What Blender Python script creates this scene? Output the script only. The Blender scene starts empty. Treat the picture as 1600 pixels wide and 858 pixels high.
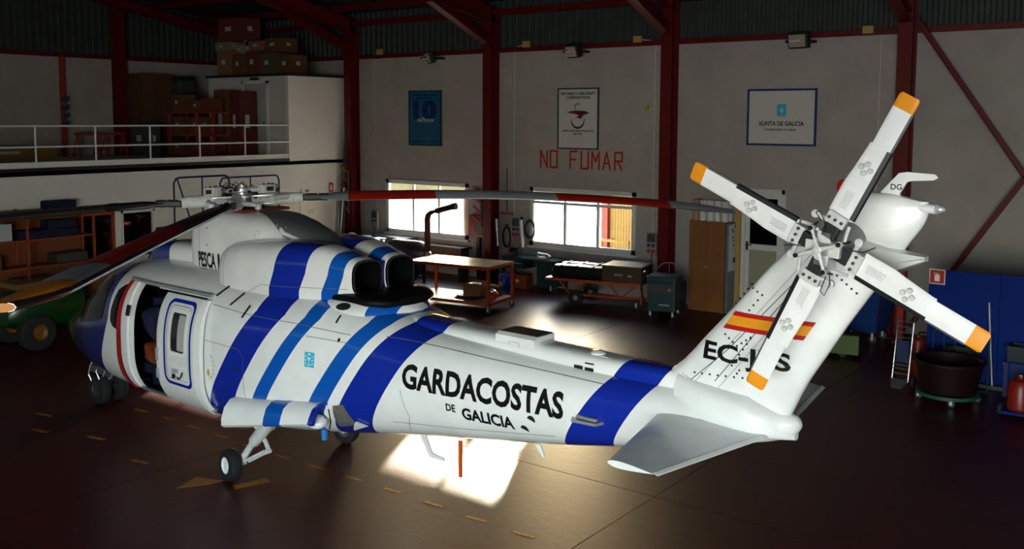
import bpy, bmesh, math, random
from mathutils import Vector, Matrix
from mathutils.bvhtree import BVHTree
C = bpy.context.scene.collection
SC = bpy.context.scene
PI = math.pi
R = math.radians
rnd = random.Random(7)

# ---------------------------------------------------------------- camera
cam_d = bpy.data.cameras.new('camera')
cam = bpy.data.objects.new('camera', cam_d)
C.objects.link(cam)
cam_d.sensor_width = 36.0
cam_d.lens = 36.0 * 1523.88 / 1600.0
cam_d.shift_y = -(429.0 - 325.578) / 1600.0
cam_d.clip_end = 600
CAM_H = 4.3506
YAW, PITCH, ROLL = 0.6477, 0.0918, 0.004
cam.matrix_world = (Matrix.Translation((0, 0, CAM_H)) @ Matrix.Rotation(YAW, 4, 'Z')
                    @ Matrix.Rotation(PI / 2 - PITCH, 4, 'X') @ Matrix.Rotation(ROLL, 4, 'Z'))
SC.camera = cam

# ---------------------------------------------------------------- sky, sun, daylight
SUN_E = R(10.3)
SUN_AZ = Vector((0.468, -0.884, 0)).normalized()        # the way the light travels
world = bpy.data.worlds.new('sky')
SC.world = world
world.use_nodes = True
wn = world.node_tree.nodes
wl_ = world.node_tree.links
wn.clear()
wo = wn.new('ShaderNodeOutputWorld')
wb = wn.new('ShaderNodeBackground')
ws = wn.new('ShaderNodeTexSky')
ws.sky_type = 'NISHITA'
ws.sun_disc = False
ws.sun_elevation = SUN_E
ws.sun_rotation = math.atan2(-SUN_AZ.x, -SUN_AZ.y)
wl_.new(ws.outputs[0], wb.inputs[0])
wb.inputs[1].default_value = 2.8
wl_.new(wb.outputs[0], wo.inputs[0])

sd = bpy.data.lights.new('sun', 'SUN')
sd.energy = 165.0
sd.angle = R(0.6)
sd.color = (1.0, 0.86, 0.66)
sun = bpy.data.objects.new('sun', sd)
C.objects.link(sun)
sdir = Vector((SUN_AZ.x * math.cos(SUN_E), SUN_AZ.y * math.cos(SUN_E), -math.sin(SUN_E)))
sun.rotation_euler = sdir.to_track_quat('-Z', 'Y').to_euler()
sun.location = (-30, 50, 12)


def area(name, loc, aim, sx, sy, power, col):
    d = bpy.data.lights.new(name, 'AREA')
    d.shape = 'RECTANGLE'
    d.size, d.size_y = sx, sy
    d.energy = power
    d.color = col
    o = bpy.data.objects.new(name, d)
    C.objects.link(o)
    o.location = loc
    o.rotation_euler = (Vector(aim) - Vector(loc)).to_track_quat('-Z', 'Y').to_euler()
    return o


# daylight that comes in through the big open hangar door in the front wall, behind the camera
DOOR_X0, DOOR_X1, DOOR_Z = -3.2, 6.0, 4.8
area('hangar_door_daylight', (1.4, -5.85, 2.45), (1.4, 10, 2.45), 9.0, 4.6, 1320, (0.86, 0.93, 1.0))

SC.view_settings.view_transform = 'Standard'
SC.view_settings.look = 'None'
SC.view_settings.gamma = 1.0
SC.view_settings.use_curve_mapping = False
SC.view_settings.exposure = 0.0
SC.cycles.max_bounces = 6
SC.cycles.sample_clamp_indirect = 6.0

# ---------------------------------------------------------------- materials
MATS = {}


def mat(name, col, rough=0.5, metal=0.0, noise=0.0, nscale=6.0, bump=0.0, bscale=40.0, spec=0.3,
        emit=None, emit_s=0.0, alpha=None, trans=0.0, coat=0.0, col2=None):
    if name in MATS:
        return MATS[name]
    m = bpy.data.materials.new(name)
    m.use_nodes = True
    nt = m.node_tree
    b = nt.nodes['Principled BSDF']
    b.inputs['Roughness'].default_value = rough
    b.inputs['Metallic'].default_value = metal
    b.inputs['Specular IOR Level'].default_value = spec
    b.inputs['Coat Weight'].default_value = coat
    b.inputs['Transmission Weight'].default_value = trans
    c = (*col, 1)
    b.inputs['Base Color'].default_value = c
    tc = nt.nodes.new('ShaderNodeTexCoord')
    if noise > 0 or col2:
        n = nt.nodes.new('ShaderNodeTexNoise')
        n.inputs['Scale'].default_value = nscale
        n.inputs['Detail'].default_value = 6
        n.inputs['Roughness'].default_value = 0.62
        nt.links.new(tc.outputs['Object'], n.inputs['Vector'])
        cr = nt.nodes.new('ShaderNodeValToRGB')
        cr.color_ramp.elements[0].position = 0.32
        cr.color_ramp.elements[1].position = 0.68
        c2 = col2 or tuple(v * (1 - noise) for v in col)
        cr.color_ramp.elements[0].color = (*c2, 1)
        cr.color_ramp.elements[1].color = c
        nt.links.new(n.outputs['Fac'], cr.inputs[0])
        nt.links.new(cr.outputs[0], b.inputs['Base Color'])
    if bump > 0:
        n2 = nt.nodes.new('ShaderNodeTexNoise')
        n2.inputs['Scale'].default_value = bscale
        n2.inputs['Detail'].default_value = 4
        nt.links.new(tc.outputs['Object'], n2.inputs['Vector'])
        bp = nt.nodes.new('ShaderNodeBump')
        bp.inputs['Strength'].default_value = bump
        bp.inputs['Distance'].default_value = 0.01
        nt.links.new(n2.outputs['Fac'], bp.inputs['Height'])
        nt.links.new(bp.outputs[0], b.inputs['Normal'])
    if emit:
        b.inputs['Emission Color'].default_value = (*emit, 1)
        b.inputs['Emission Strength'].default_value = emit_s
    MATS[name] = m
    return m


# ---------------------------------------------------------------- mesh helpers
class MB:
    """collects shapes and links them as one mesh object"""

    def __init__(s):
        s.bm = bmesh.new()
        s.mi = 0

    def _f(s, vs):
        try:
            f = s.bm.faces.new(vs)
            f.material_index = s.mi
            return f
        except ValueError:
            return None

    def box(s, c, d, rot=None, bev=0.0):
        bm = s.bm
        M = Matrix.Translation(c)
        if rot is not None:
            M = M @ (rot if isinstance(rot, Matrix) else Matrix.Rotation(rot, 4, 'Z'))
        M = M @ Matrix.Diagonal((d[0], d[1], d[2], 1))
        r = bmesh.ops.create_cube(bm, size=1.0, matrix=M)
        fs = set(f for v in r['verts'] for f in v.link_faces)
        for f in fs:
            f.material_index = s.mi
        if bev > 0:
            es = list(set(e for v in r['verts'] for e in v.link_edges))
            rb = bmesh.ops.bevel(bm, geom=es, offset=min(bev, min(d) * 0.45), segments=2, affect='EDGES', profile=0.6)
            for f in rb['faces']:
                f.material_index = s.mi
        return s

    def bb(s, x0, x1, y0, y1, z0, z1, bev=0.0):
        return s.box(((x0 + x1) / 2, (y0 + y1) / 2, (z0 + z1) / 2), (abs(x1 - x0), abs(y1 - y0), abs(z1 - z0)), None, bev)

    def tube(s, pts, rad, n=10, caps=True):
        pts = [Vector(p) for p in pts]
        rs = rad if isinstance(rad, (list, tuple)) else [rad] * len(pts)
        rings = []
        up = None
        for i, p in enumerate(pts):
            if i == 0:
                t = pts[1] - pts[0]
            elif i == len(pts) - 1:
                t = pts[-1] - pts[-2]
            else:
                t = (pts[i + 1] - p).normalized() + (p - pts[i - 1]).normalized()
            t = t.normalized() if t.length > 1e-9 else Vector((0, 0, 1))
            if up is None:
                a = Vector((0, 0, 1)) if abs(t.z) < 0.9 else Vector((1, 0, 0))
                u = t.cross(a).normalized()
            else:
                u = (up - t * up.dot(t)).normalized()
            up = u
            w = t.cross(u)
            rings.append([s.bm.verts.new(p + (u * math.cos(2 * PI * k / n) + w * math.sin(2 * PI * k / n)) * rs[i]) for k in range(n)])
        for a, b in zip(rings, rings[1:]):
            for k in range(n):
                s._f((a[k], a[(k + 1) % n], b[(k + 1) % n], b[k]))
        if caps:
            s._f(rings[0][::-1])
            s._f(rings[-1])
        return s

    def cyl(s, a, b, r, n=20, r2=None):
        return s.tube([a, b], [r, r if r2 is None else r2], n)

    def lathe(s, prof, o=(0, 0, 0), axis='Z', n=28, rot=None, closed=False):
        """prof: list of (radius, height)"""
        M = Matrix.Translation(o)
        if rot is not None:
            M = M @ rot
        if axis == 'Y':
            M = M @ Matrix.Rotation(-PI / 2, 4, 'X')
        elif axis == 'X':
            M = M @ Matrix.Rotation(PI / 2, 4, 'Y')
        rings = []
        for r, h in prof:
            if r < 1e-6:
                rings.append([s.bm.verts.new(M @ Vector((0, 0, h)))])
            else:
                rings.append([s.bm.verts.new(M @ Vector((r * math.cos(2 * PI * k / n), r * math.sin(2 * PI * k / n), h))) for k in range(n)])
        for a, b in zip(rings, rings[1:]):
            for k in range(n):
                k2 = (k + 1) % n
                if len(a) == 1 and len(b) == 1:
                    continue
                if len(a) == 1:
                    s._f((a[0], b[k2], b[k]))
                elif len(b) == 1:
                    s._f((a[k], a[k2], b[0]))
                else:
                    s._f((a[k], a[k2], b[k2], b[k]))
        if closed:
            for k in range(n):
                s._f((rings[-1][k], rings[-1][(k + 1) % n], rings[0][(k + 1) % n], rings[0][k]))
            return s
        if len(rings[0]) > 1:
            s._f(rings[0][::-1])
        if len(rings[-1]) > 1:
            s._f(rings[-1])
        return s

    def loft(s, rings, close=True, cap0=True, cap1=True, skip=None):
        vs = [[s.bm.verts.new(p) for p in r] for r in rings]
        n = len(vs[0])
        for i, (a, b) in enumerate(zip(vs, vs[1:])):
            for k in range(n if close else n - 1):
                if skip and skip(i, k):
                    continue
                s._f((a[k], a[(k + 1) % n], b[(k + 1) % n], b[k]))
        if cap0:
            s._f(vs[0][::-1])
        if cap1:
            s._f(vs[-1])
        return s

    def prism(s, poly, v):
        """poly: 3-D points of a flat outline, v: extrusion vector"""
        v = Vector(v)
        a = [s.bm.verts.new(Vector(p)) for p in poly]
        b = [s.bm.verts.new(Vector(p) + v) for p in poly]
        n = len(a)
        s._f(a[::-1])
        s._f(b)
        for k in range(n):
            s._f((a[k], a[(k + 1) % n], b[(k + 1) % n], b[k]))
        return s

    def quad(s, *pts):
        s._f([s.bm.verts.new(Vector(p)) for p in pts])
        return s

    def build(s, name, m, parent=None, smooth=False, keep=False, angle=35):
        bmesh.ops.recalc_face_normals(s.bm, faces=s.bm.faces[:])
        me = bpy.data.meshes.new(name)
        s.bm.to_mesh(me)
        s.bm.free()
        for mm in (m if isinstance(m, (list, tuple)) else [m]):
            me.materials.append(mm)
        if smooth:
            me.polygons.foreach_set('use_smooth', [True] * len(me.polygons))
            me.set_sharp_from_angle(angle=R(angle))
        me.update()
        o = bpy.data.objects.new(name, me)
        C.objects.link(o)
        if parent:
            o.parent = parent
        return o


def tag(o, label, cat, group=None):
    o['label'] = label
    o['category'] = cat
    if group:
        o['group'] = group
    return o


def thing(name, label, cat, loc=(0, 0, 0), rz=0.0, group=None):
    o = bpy.data.objects.new(name, None)
    o.empty_display_size = 0.2
    C.objects.link(o)
    o.location = loc
    o.rotation_euler = (0, 0, rz)
    return tag(o, label, cat, group)


def struct(o):
    o['kind'] = 'structure'
    return o


def dup(root, loc=None, rz=None, label=None, parent=None):
    def cp(o, par):
        c = o.copy()
        C.objects.link(c)
        c.parent = par
        for ch in [q for q in o.children]:
            cp(ch, c)
        return c
    r = cp(root, parent if parent else root.parent)
    if loc is not None:
        r.location = loc
    if rz is not None:
        r.rotation_euler = (0, 0, rz)
    if label:
        r['label'] = label
    return r


_font_cache = {}


def text_mesh(body, size, bold=0.0, xs=1.0, spacing=1.0, align='LEFT', res=3, depth=0.0):
    """lettering as a flat mesh in local x (right), y (up); returns bmesh-ready (verts, faces)"""
    cu = bpy.data.curves.new('lettering', 'FONT')
    cu.body = body
    cu.size = size
    cu.offset = bold
    cu.space_character = spacing
    cu.align_x = align
    cu.resolution_u = res
    cu.extrude = depth
    o = bpy.data.objects.new('lettering', cu)
    C.objects.link(o)
    dg = bpy.context.evaluated_depsgraph_get()
    me = bpy.data.meshes.new_from_object(o.evaluated_get(dg))
    vs = [(v.co.x * xs, v.co.y, v.co.z) for v in me.vertices]
    fs = [tuple(p.vertices) for p in me.polygons]
    bpy.data.objects.remove(o)
    bpy.data.curves.remove(cu)
    bpy.data.meshes.remove(me)
    return vs, fs


def text_on(mb, body, size, origin, ex, ey, bold=0.0, xs=1.0, spacing=1.0, align='LEFT', off=0.0):
    """adds lettering to mb on the plane spanned by ex, ey"""
    vs, fs = text_mesh(body, size, bold, xs, spacing, align)
    ex, ey, o = Vector(ex).normalized(), Vector(ey).normalized(), Vector(origin)
    nn = ex.cross(ey).normalized()
    nv = [mb.bm.verts.new(o + ex * a + ey * b + nn * (off + c)) for a, b, c in vs]
    for f in fs:
        mb._f([nv[i] for i in f])
    return mb

# ================================================================ SETTING
D = 20.59            # inner face of the back wall
XL, XR, YF = -27.73, 6.5, -6.0
ZT = 6.08            # top of the masonry


def roof_z(y):
    return 7.42 + 0.18 * (D - y) if y > 7.3 else 7.42 + 0.18 * (D - 7.3) - 0.18 * (7.3 - y)


m_floor = mat('floor_paint', (0.055, 0.0040, 0.0065), 0.39, noise=0.35, nscale=1.3, bump=0.25, bscale=9, spec=0.24,
              col2=(0.034, 0.0025, 0.0045))
m_joint = mat('floor_joint', (0.02, 0.012, 0.012), 0.8)
m_wall = mat('wall_render', (0.37, 0.335, 0.325), 0.85, noise=0.2, nscale=0.9, bump=0.25, bscale=14)
m_wallw = mat('wall_white', (0.66, 0.65, 0.63), 0.7, noise=0.08, nscale=1.2, bump=0.1, bscale=30)
m_clad = mat('cladding_metal', (0.045, 0.055, 0.05), 0.6, 0.2, noise=0.3, nscale=3)
m_red = mat('red_steel', (0.11, 0.003, 0.004), 0.45, noise=0.25, nscale=5)
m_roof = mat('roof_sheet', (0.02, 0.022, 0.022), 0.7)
m_black = mat('black_paint', (0.012, 0.012, 0.013), 0.5)
m_alu = mat('white_aluminium', (0.60, 0.60, 0.60), 0.4)
m_white = mat('white_plastic', (0.72, 0.72, 0.72), 0.4)
m_rail = mat('white_rail_paint', (0.62, 0.62, 0.62), 0.35)


def m_glass_make(name, tint=(1, 1, 1)):
    m = bpy.data.materials.new(name)
    m.use_nodes = True
    nt = m.node_tree
    nt.nodes.clear()
    o = nt.nodes.new('ShaderNodeOutputMaterial')
    mix = nt.nodes.new('ShaderNodeMixShader')
    tr = nt.nodes.new('ShaderNodeBsdfTransparent')
    tr.inputs[0].default_value = (*tint, 1)
    gl = nt.nodes.new('ShaderNodeBsdfGlossy')
    gl.inputs['Roughness'].default_value = 0.03
    fr = nt.nodes.new('ShaderNodeFresnel')
    fr.inputs[0].default_value = 1.45
    geo = nt.nodes.new('ShaderNodeNewGeometry')
    inv = nt.nodes.new('ShaderNodeMath')
    inv.operation = 'SUBTRACT'
    inv.inputs[0].default_value = 1.0
    nt.links.new(geo.outputs['Backfacing'], inv.inputs[1])
    mul = nt.nodes.new('ShaderNodeMath')
    mul.operation = 'MULTIPLY'
    nt.links.new(fr.outputs[0], mul.inputs[0])
    nt.links.new(inv.outputs[0], mul.inputs[1])
    nt.links.new(mul.outputs[0], mix.inputs[0])
    nt.links.new(tr.outputs[0], mix.inputs[1])
    nt.links.new(gl.outputs[0], mix.inputs[2])
    nt.links.new(mix.outputs[0], o.inputs[0])
    return m


m_glass = m_glass_make('window_glass', (0.95, 0.97, 0.96))
m_dglass = m_glass_make('tinted_glass', (0.22, 0.26, 0.25))

# floor: concrete slabs with sunk joints on the column grid
floor = struct(MB().bb(XL - .3, XR + .3, YF - .3, D + .25, -.16, -.012).build('floor', m_joint))
xs = [XL - .3, -26.25, -21.0, -15.76, -10.50, -5.27, -0.03, 5.2, XR + .3]
ys = [YF - .3, -0.75, 4.5, 9.72, 14.95, D + .25]
for i in range(len(xs) - 1):
    for j in range(len(ys) - 1):
        g = 0.006
        MB().bb(xs[i] + g, xs[i + 1] - g, ys[j] + g, ys[j + 1] - g, -.012, 0).build('floor_slab', m_floor, floor)
# worn paint on the floor
m_dash = mat('orange_floor_paint', (0.34, 0.12, 0.008), 0.5, noise=0.55, nscale=14)
for k in range(12):
    x = -12.95 + 0.645 * k
    MB().box((x, 7.98 + .02 * math.sin(k), .0015), (.27, .055, .003), R(3)).build('paint_dash', m_dash, floor)
MB().prism([(-9.85, 6.50, .0003), (-9.98, 6.86, .0003), (-9.62, 6.98, .0003), (-9.66, 6.80, .0003)], (0, 0, .003)).build('paint_arrow', m_dash, floor)
MB().prism([(-9.40, 6.95, .0003), (-9.28, 7.35, .0003), (-9.14, 7.30, .0003), (-9.28, 6.90, .0003)], (0, 0, .003)).build('paint_arrow', m_dash, floor)
for (x, y) in ((-13.9, 7.0), (-13.2, 6.6), (-12.3, 6.9), (-11.0, 6.75)):
    MB().box((x, y, .0015), (.3, .06, .003), R(10)).build('paint_dash', m_dash, floor)

# window and door openings of the back wall
W1 = (-20.16, -17.12, 1.07, 2.52)
W2 = (-14.93, -11.85, 1.10, 2.53)
DR = (-9.05, -8.07, 0.0, 2.78)


def wall_with_holes(name, axis, c0, c1, a0, a1, z0, z1, holes, m):
    """axis 'y': wall plane spans x; c0..c1 its thickness"""
    mb = MB()
    edges = sorted(set([a0, a1] + [h[0] for h in holes] + [h[1] for h in holes]))
    for p, q in zip(edges, edges[1:]):
        hs = [h for h in holes if h[0] <= p + 1e-6 and h[1] >= q - 1e-6]
        spans = [(z0, z1)]
        for h in hs:
            ns = []
            for s0, s1 in spans:
                if h[2] > s0 + 1e-6:
                    ns.append((s0, min(h[2], s1)))
                if h[3] < s1 - 1e-6:
                    ns.append((max(h[3], s0), s1))
            spans = ns
        for s0, s1 in spans:
            if axis == 'y':
                mb.bb(p, q, c0, c1, s0, s1)
            else:
                mb.bb(c0, c1, p, q, s0, s1)
    bmesh.ops.remove_doubles(mb.bm, verts=mb.bm.verts[:], dist=1e-5)
    return struct(mb.build(name, m))


wb_ = wall_with_holes('wall_back', 'y', D, D + .12, XL - .3, XR + .3, 0, ZT, [W1, W2, DR], m_wall)
wl0 = wall_with_holes('wall_left', 'x', XL - .25, XL, YF - .3, D, 0, ZT, [], m_wall)
wf = wall_with_holes('wall_front', 'y', YF - .25, YF, XL, XR, 0, ZT, [(DOOR_X0, DOOR_X1, 0, DOOR_Z)], m_wall)
wr = wall_with_holes('wall_right', 'x', XR, XR + .25, YF, D, 0, ZT, [], m_wall)


def corrugated(name, parent, p0, p1, z0f, z1f, inward, m, pitch=0.21, depth=0.04):
    """profiled sheet from p0 to p1 (plan), bottom and top height functions of plan point"""
    p0, p1 = Vector(p0), Vector(p1)
    L = (p1 - p0).length
    u = (p1 - p0) / L
    nv = Vector(inward)
    bm = bmesh.new()
    prof = [(0, 0), (.35, 0), (.5, 1), (.85, 1)]
    pts = []
    k = 0
    while k * pitch < L:
        for a, d in prof:
            t = min((k + a) * pitch, L)
            pts.append(p0 + u * t + nv * d * depth)
        k += 1
    pts.append(p1)
    prev = None
    for q in pts:
        a = bm.verts.new((q.x, q.y, z0f(q)))
        b = bm.verts.new((q.x, q.y, z1f(q)))
        if prev:
            bm.faces.new((prev[0], a, b, prev[1]))
        prev = (a, b)
    me = bpy.data.meshes.new(name)
    bm.to_mesh(me)
    bm.free()
    me.materials.append(m)
    o = bpy.data.objects.new(name, me)
    C.objects.link(o)
    o.parent = parent
    return o


zz = lambda q: ZT + .1
corrugated('cladding_sheet', wb_, (XL - .12, D + .06, 0), (XR, D + .06, 0), zz, lambda q: roof_z(D) + .12, (0, -1, 0), m_clad)
corrugated('cladding_sheet', wl0, (XL - .06, YF, 0), (XL - .06, D + .1, 0), zz, lambda q: roof_z(q.y) + .12, (1, 0, 0), m_clad)
corrugated('cladding_sheet', wf, (XL, YF - .06, 0), (XR, YF - .06, 0), zz, lambda q: roof_z(YF) + .12, (0, 1, 0), m_clad)
corrugated('cladding_sheet', wr, (XR + .06, YF, 0), (XR + .06, D, 0), zz, lambda q: roof_z(q.y) + .12, (-1, 0, 0), m_clad)

# red steel channel along the top of the masonry
struct(MB().bb(XL + .1, XR, D - .07, D + .12, ZT, ZT + .12).build('trim_1', m_red))
struct(MB().bb(XL - .12, XL + .07, YF, D - .07, ZT, ZT + .12).build('trim_2', m_red))
struct(MB().bb(XL + .1, XR, D - .16, D + .1, 7.05, 7.2).build('trim_3', m_red))

# roof
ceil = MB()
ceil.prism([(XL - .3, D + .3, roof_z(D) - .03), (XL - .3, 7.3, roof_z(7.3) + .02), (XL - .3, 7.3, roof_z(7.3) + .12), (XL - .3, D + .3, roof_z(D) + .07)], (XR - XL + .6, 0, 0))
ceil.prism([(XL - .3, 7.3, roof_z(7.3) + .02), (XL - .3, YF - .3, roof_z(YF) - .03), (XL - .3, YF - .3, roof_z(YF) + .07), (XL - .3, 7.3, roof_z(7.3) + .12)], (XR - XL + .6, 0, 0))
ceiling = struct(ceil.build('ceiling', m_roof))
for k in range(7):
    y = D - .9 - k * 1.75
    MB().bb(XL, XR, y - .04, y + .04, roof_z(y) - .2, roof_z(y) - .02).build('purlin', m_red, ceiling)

COLX = [-21.42, -16.14, -10.86, -5.58, -0.3, 4.98]


def ibeam(mb, a, b, w, d, up, tf=.018, tw=.012):
    """I-section from a to b; 'up' is the direction of its depth d, w the flange width"""
    a, b, up = Vector(a), Vector(b), Vector(up).normalized()
    t = (b - a).normalized()
    up = (up - t * up.dot(t)).normalized()
    s_ = t.cross(up)
    h, q = d / 2, w / 2
    o = [(-q, -h), (q, -h), (q, -h + tf), (tw / 2, -h + tf), (tw / 2, h - tf), (q, h - tf), (q, h), (-q, h), (-q, h - tf), (-tw / 2, h - tf), (-tw / 2, -h + tf), (-q, -h + tf)]
    mb.prism([a + s_ * x + up * y for x, y in o], b - a)


for i, x in enumerate(COLX):
    where = ['beside the white upper office', 'between blue poster and maintenance sign',
             'left of the tall wooden cabinet', 'behind the tail rotor',
             'out of view at right', 'far out of view at right'][i]
    t = thing('portal_frame', 'dark red steel column and rafter ' + where, 'steel frame', (x, D, 0), 0)
    mb = MB(); ibeam(mb, (0, -.2, 0), (0, -.2, 7.25), .28, .36, (0, 1, 0)); mb.build('column', m_red, t)
    mb = MB()
    mb.prism([(-.006, -.38, 0), (-.006, -.72, 0), (-.006, -.38, .9)], (.012, 0, 0))
    mb.bb(-.2, .2, -.75, 0, 0, .02)
    mb.build('base_plate', m_red, t)
    mb = MB(); ibeam(mb, (0, -.02, roof_z(D) - .4), (0, 7.3 - D, roof_z(7.3) - .4), .24, .42, (0, 0, 1)); mb.build('rafter', m_red, t)
    mb = MB(); ibeam(mb, (0, -.3, 6.35), (0, -2.6, roof_z(D - 2.6) - .62), .24, .2, (0, 0, 1)); mb.build('haunch', m_red, t)
# gable columns on the left wall
for i, y in enumerate((16.6, 11.36, 6.12)):
    t = thing('gable_column', ['dark red steel column on the left wall behind the upper floor boxes', 'dark red steel column on the left wall, out of view to the left', 'dark red steel column on the left wall, farthest out of view'][i], 'steel column', (XL, y, 0), 0)
    mb = MB(); ibeam(mb, (.2, 0, 0), (.2, 0, roof_z(y) - .3), .28, .36, (1, 0, 0)); mb.build('column', m_red, t)
t = thing('gable_rafter', 'dark red sloping rafter along the top of the left wall', 'steel beam', (XL, D, 0), 0)
mb = MB(); ibeam(mb, (.52, -.02, roof_z(D) - .42), (.52, 7.3 - D, roof_z(7.3) - .42), .2, .3, (0, 0, 1)); mb.build('rafter', m_red, t)

# diagonal braces on the right bay
t = thing('wall_brace', 'dark red steel cross brace on the wall right of the tail', 'brace', (-3.4, D, 3.3), 0)
mb = MB(); ibeam(mb, (-2.0, -.3, 3.05), (0.1, -.3, -.05), .1, .1, (1, 0, 1)); mb.build('upper_brace', m_red, t)
mb = MB(); ibeam(mb, (0.1, -.3, .05), (-1.9, -.3, -3.1), .1, .1, (1, 0, -1)); mb.build('lower_brace', m_red, t)


# windows
def window(n, w, panes, extra=None):
    x0, x1, z0, z1 = w
    mb = MB()
    f = .06
    y0, y1 = D - .025, D + .07
    mb.bb(x0 - .05, x1 + .05, y0, y1, z1 - f, z1 + .05)
    mb.bb(x0 - .05, x1 + .05, y0, y1, z0 - .05, z0 + f)
    mb.bb(x0 - .05, x0 + f, y0, y1, z0 - .05, z1 + .05)
    mb.bb(x1 - f, x1 + .05, y0, y1, z0 - .05, z1 + .05)
    win = struct(mb.build('window_%d' % n, m_alu))
    zt = z1 - .33
    mb = MB(); mb.bb(x0 + f, x1 - f, y0 + .005, y1 - .005, zt - .04, zt + .03); mb.build('transom_bar', m_alu, win)
    L = (x1 - x0 - 2 * f) / panes
    for k in range(panes):
        a, b = x0 + f + k * L, x0 + f + (k + 1) * L
        if k:
            MB().bb(a - .018, a + .018, y0 + .01, y1 - .01, zt + .03, z1 - f).build('mullion', m_alu, win)
            MB().bb(a - .03, a + .03, y0 + .01, y1 - .01, z0 + f, zt - .04).build('mullion', m_alu, win)
        MB().bb(a, b, D + .03, D + .034, z0 + f, zt - .04).build('pane', m_glass, win)
        MB().bb(a, b, D + .03, D + .034, zt + .03, z1 - f).build('pane', m_glass, win)
    MB().bb(x0 - .1, x1 + .1, D - .09, D, z0 - .12, z0 - .06, .01).build('window_sill', m_wallw, win)
    return win


win1 = window(1, W1, 3)
win2 = window(2, W2, 3)

# glazed door in the back wall
dx0, dx1, dz0, dz1 = DR
mb = MB()
mb.bb(dx0 - .02, dx0 + .07, D - .03, D + .12, 0, dz1 + .03)
mb.bb(dx1 - .07, dx1 + .02, D - .03, D + .12, 0, dz1 + .03)
mb.bb(dx0, dx1, D - .03, D + .12, dz1 - .07, dz1 + .03)
door1 = struct(mb.build('door_1', m_alu))
mb = MB()
mb.bb(dx0 + .07, dx0 + .17, D + .0, D + .05, .02, dz1 - .07)
mb.bb(dx1 - .17, dx1 - .07, D + .0, D + .05, .02, dz1 - .07)
for z in (.02, 1.44, 2.6):
    mb.bb(dx0 + .17, dx1 - .17, D + .0, D + .05, z, z + .13)
mb.build('door_leaf', m_alu, door1)
MB().bb(dx0 + .17, dx1 - .17, D + .015, D + .035, .15, 1.44).build('lower_panel', mat('door_panel', (.30, .29, .20), .6), door1)
MB().bb(dx0 + .17, dx1 - .17, D + .02, D + .026, 1.57, 2.6).build('pane', m_dglass, door1)
mb = MB(); mb.bb(dx0 + .10, dx0 + .14, D - .03, D, 1.42, 1.62); mb.cyl((dx0 + .12, D - .02, 1.55), (dx0 + .12, D - .07, 1.55), .012, 8); mb.cyl((dx0 + .11, D - .07, 1.55), (dx0 + .25, D - .07, 1.55), .012, 8)
mb.build('door_handle', m_black, door1)
MB().bb(dx0 - .16, dx0 - .03, D - .06, D, 0, 2.35).build('door_jamb', mat('jamb_wood', (.42, .26, .08), .6), door1)
# the dim room behind that door, and the timber jamb
mb = MB(); mb.bb(dx0 - .8, dx1 + .8, D + 2.2, D + 2.3, 0, 3.0); mb.bb(dx0 - .8, dx0 - .7, D + .22, D + 2.2, 0, 3.0); mb.bb(dx1 + .7, dx1 + .8, D + .22, D + 2.2, 0, 3.0); mb.bb(dx0 - .8, dx1 + .8, D + .22, D + 2.3, 3.0, 3.1); mb.bb(dx0 - .8, dx1 + .8, D + .22, D + 2.3, -.1, 0)
struct(mb.build('wall_porch', mat('porch_wall', (.25, .22, .18), .8)))
tag(MB().bb(dx0 + .35, dx0 + .6, D + 1.2, D + 1.22, 1.75, 2.1).build('notice', m_white), 'pale notice seen through the glass of the back door', 'notice')

# ---------------------------------------------------------------- upper floor and the rooms under it, on the left
XM = -21.73
mz = struct(MB().bb(XL, XM, YF, D - .01, 3.02, 3.19).build('floor_upper', m_wallw))
wm = wall_with_holes('wall_mezzanine', 'x', XM - .15, XM, YF, D - .01, 0, 3.12, [(11.98, 12.85, .9, 2.08), (13.02, 13.93, .9, 2.08)], m_wallw)
struct(MB().bb(XM - .02, XM + .012, YF, D - 2.34, 3.12, 3.20).build('trim_4', m_black))
MB().bb(XM - .05, XM - .02, YF, D - 2.34, 3.19, 3.33).build('toe_board', m_rail, mz)
# upper office box
OY = 18.25
wo_ = wall_with_holes('wall_office', 'x', XM - .12, XM, OY, D - .01, 3.12, 5.53, [], m_wallw)
mb = MB(); mb.bb(-25.4, XM - .12, OY, OY + .12, 3.19, 5.53); mb.bb(-25.4, -25.28, OY + .12, D - .01, 3.19, 5.53)
struct(mb.build('wall_office_side', mat('office_side', (.50, .49, .47), .8)))
struct(MB().bb(-25.5, XM + .03, OY - .04, D - .01, 5.53, 5.60).build('trim_5', m_black))

# ---------------------------------------------------------------- outside, seen through the windows
m_apron = mat('apron_concrete', (.62, .61, .58), .9, noise=.1, nscale=.5)
m_bank = mat('dry_bank', (.17, .115, .048), 1.0, noise=.4, nscale=.8, col2=(.25, .18, .085), spec=0)
struct(MB().bb(-140, 60, D + .22, 200, -.3, -.02).build('floor_apron', m_apron))
gr = MB()
rr = random.Random(3)
pts = []
n = 60
ra, rb, rc = [], [], []
for i in range(n + 1):
    x = -62 + 76 * i / n
    y = 40 + .72 * (x + 35)
    ra.append((x + rr.uniform(-.1, .1), y + rr.uniform(-.25, .25), -.1))
    rb.append((x - .9, y + 1.3 + rr.uniform(-.2, .2), 1.5 + rr.uniform(-.06, .06)))
    rc.append((x - 8, y + 10, 1.5 + rr.uniform(-.05, .05)))
gr.loft([ra, rb, rc], close=False, cap0=False, cap1=False)
tag(gr.build('grass_bank', m_bank, smooth=True), 'pale dry earth bank far beyond the apron outside the windows', 'bank')
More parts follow.
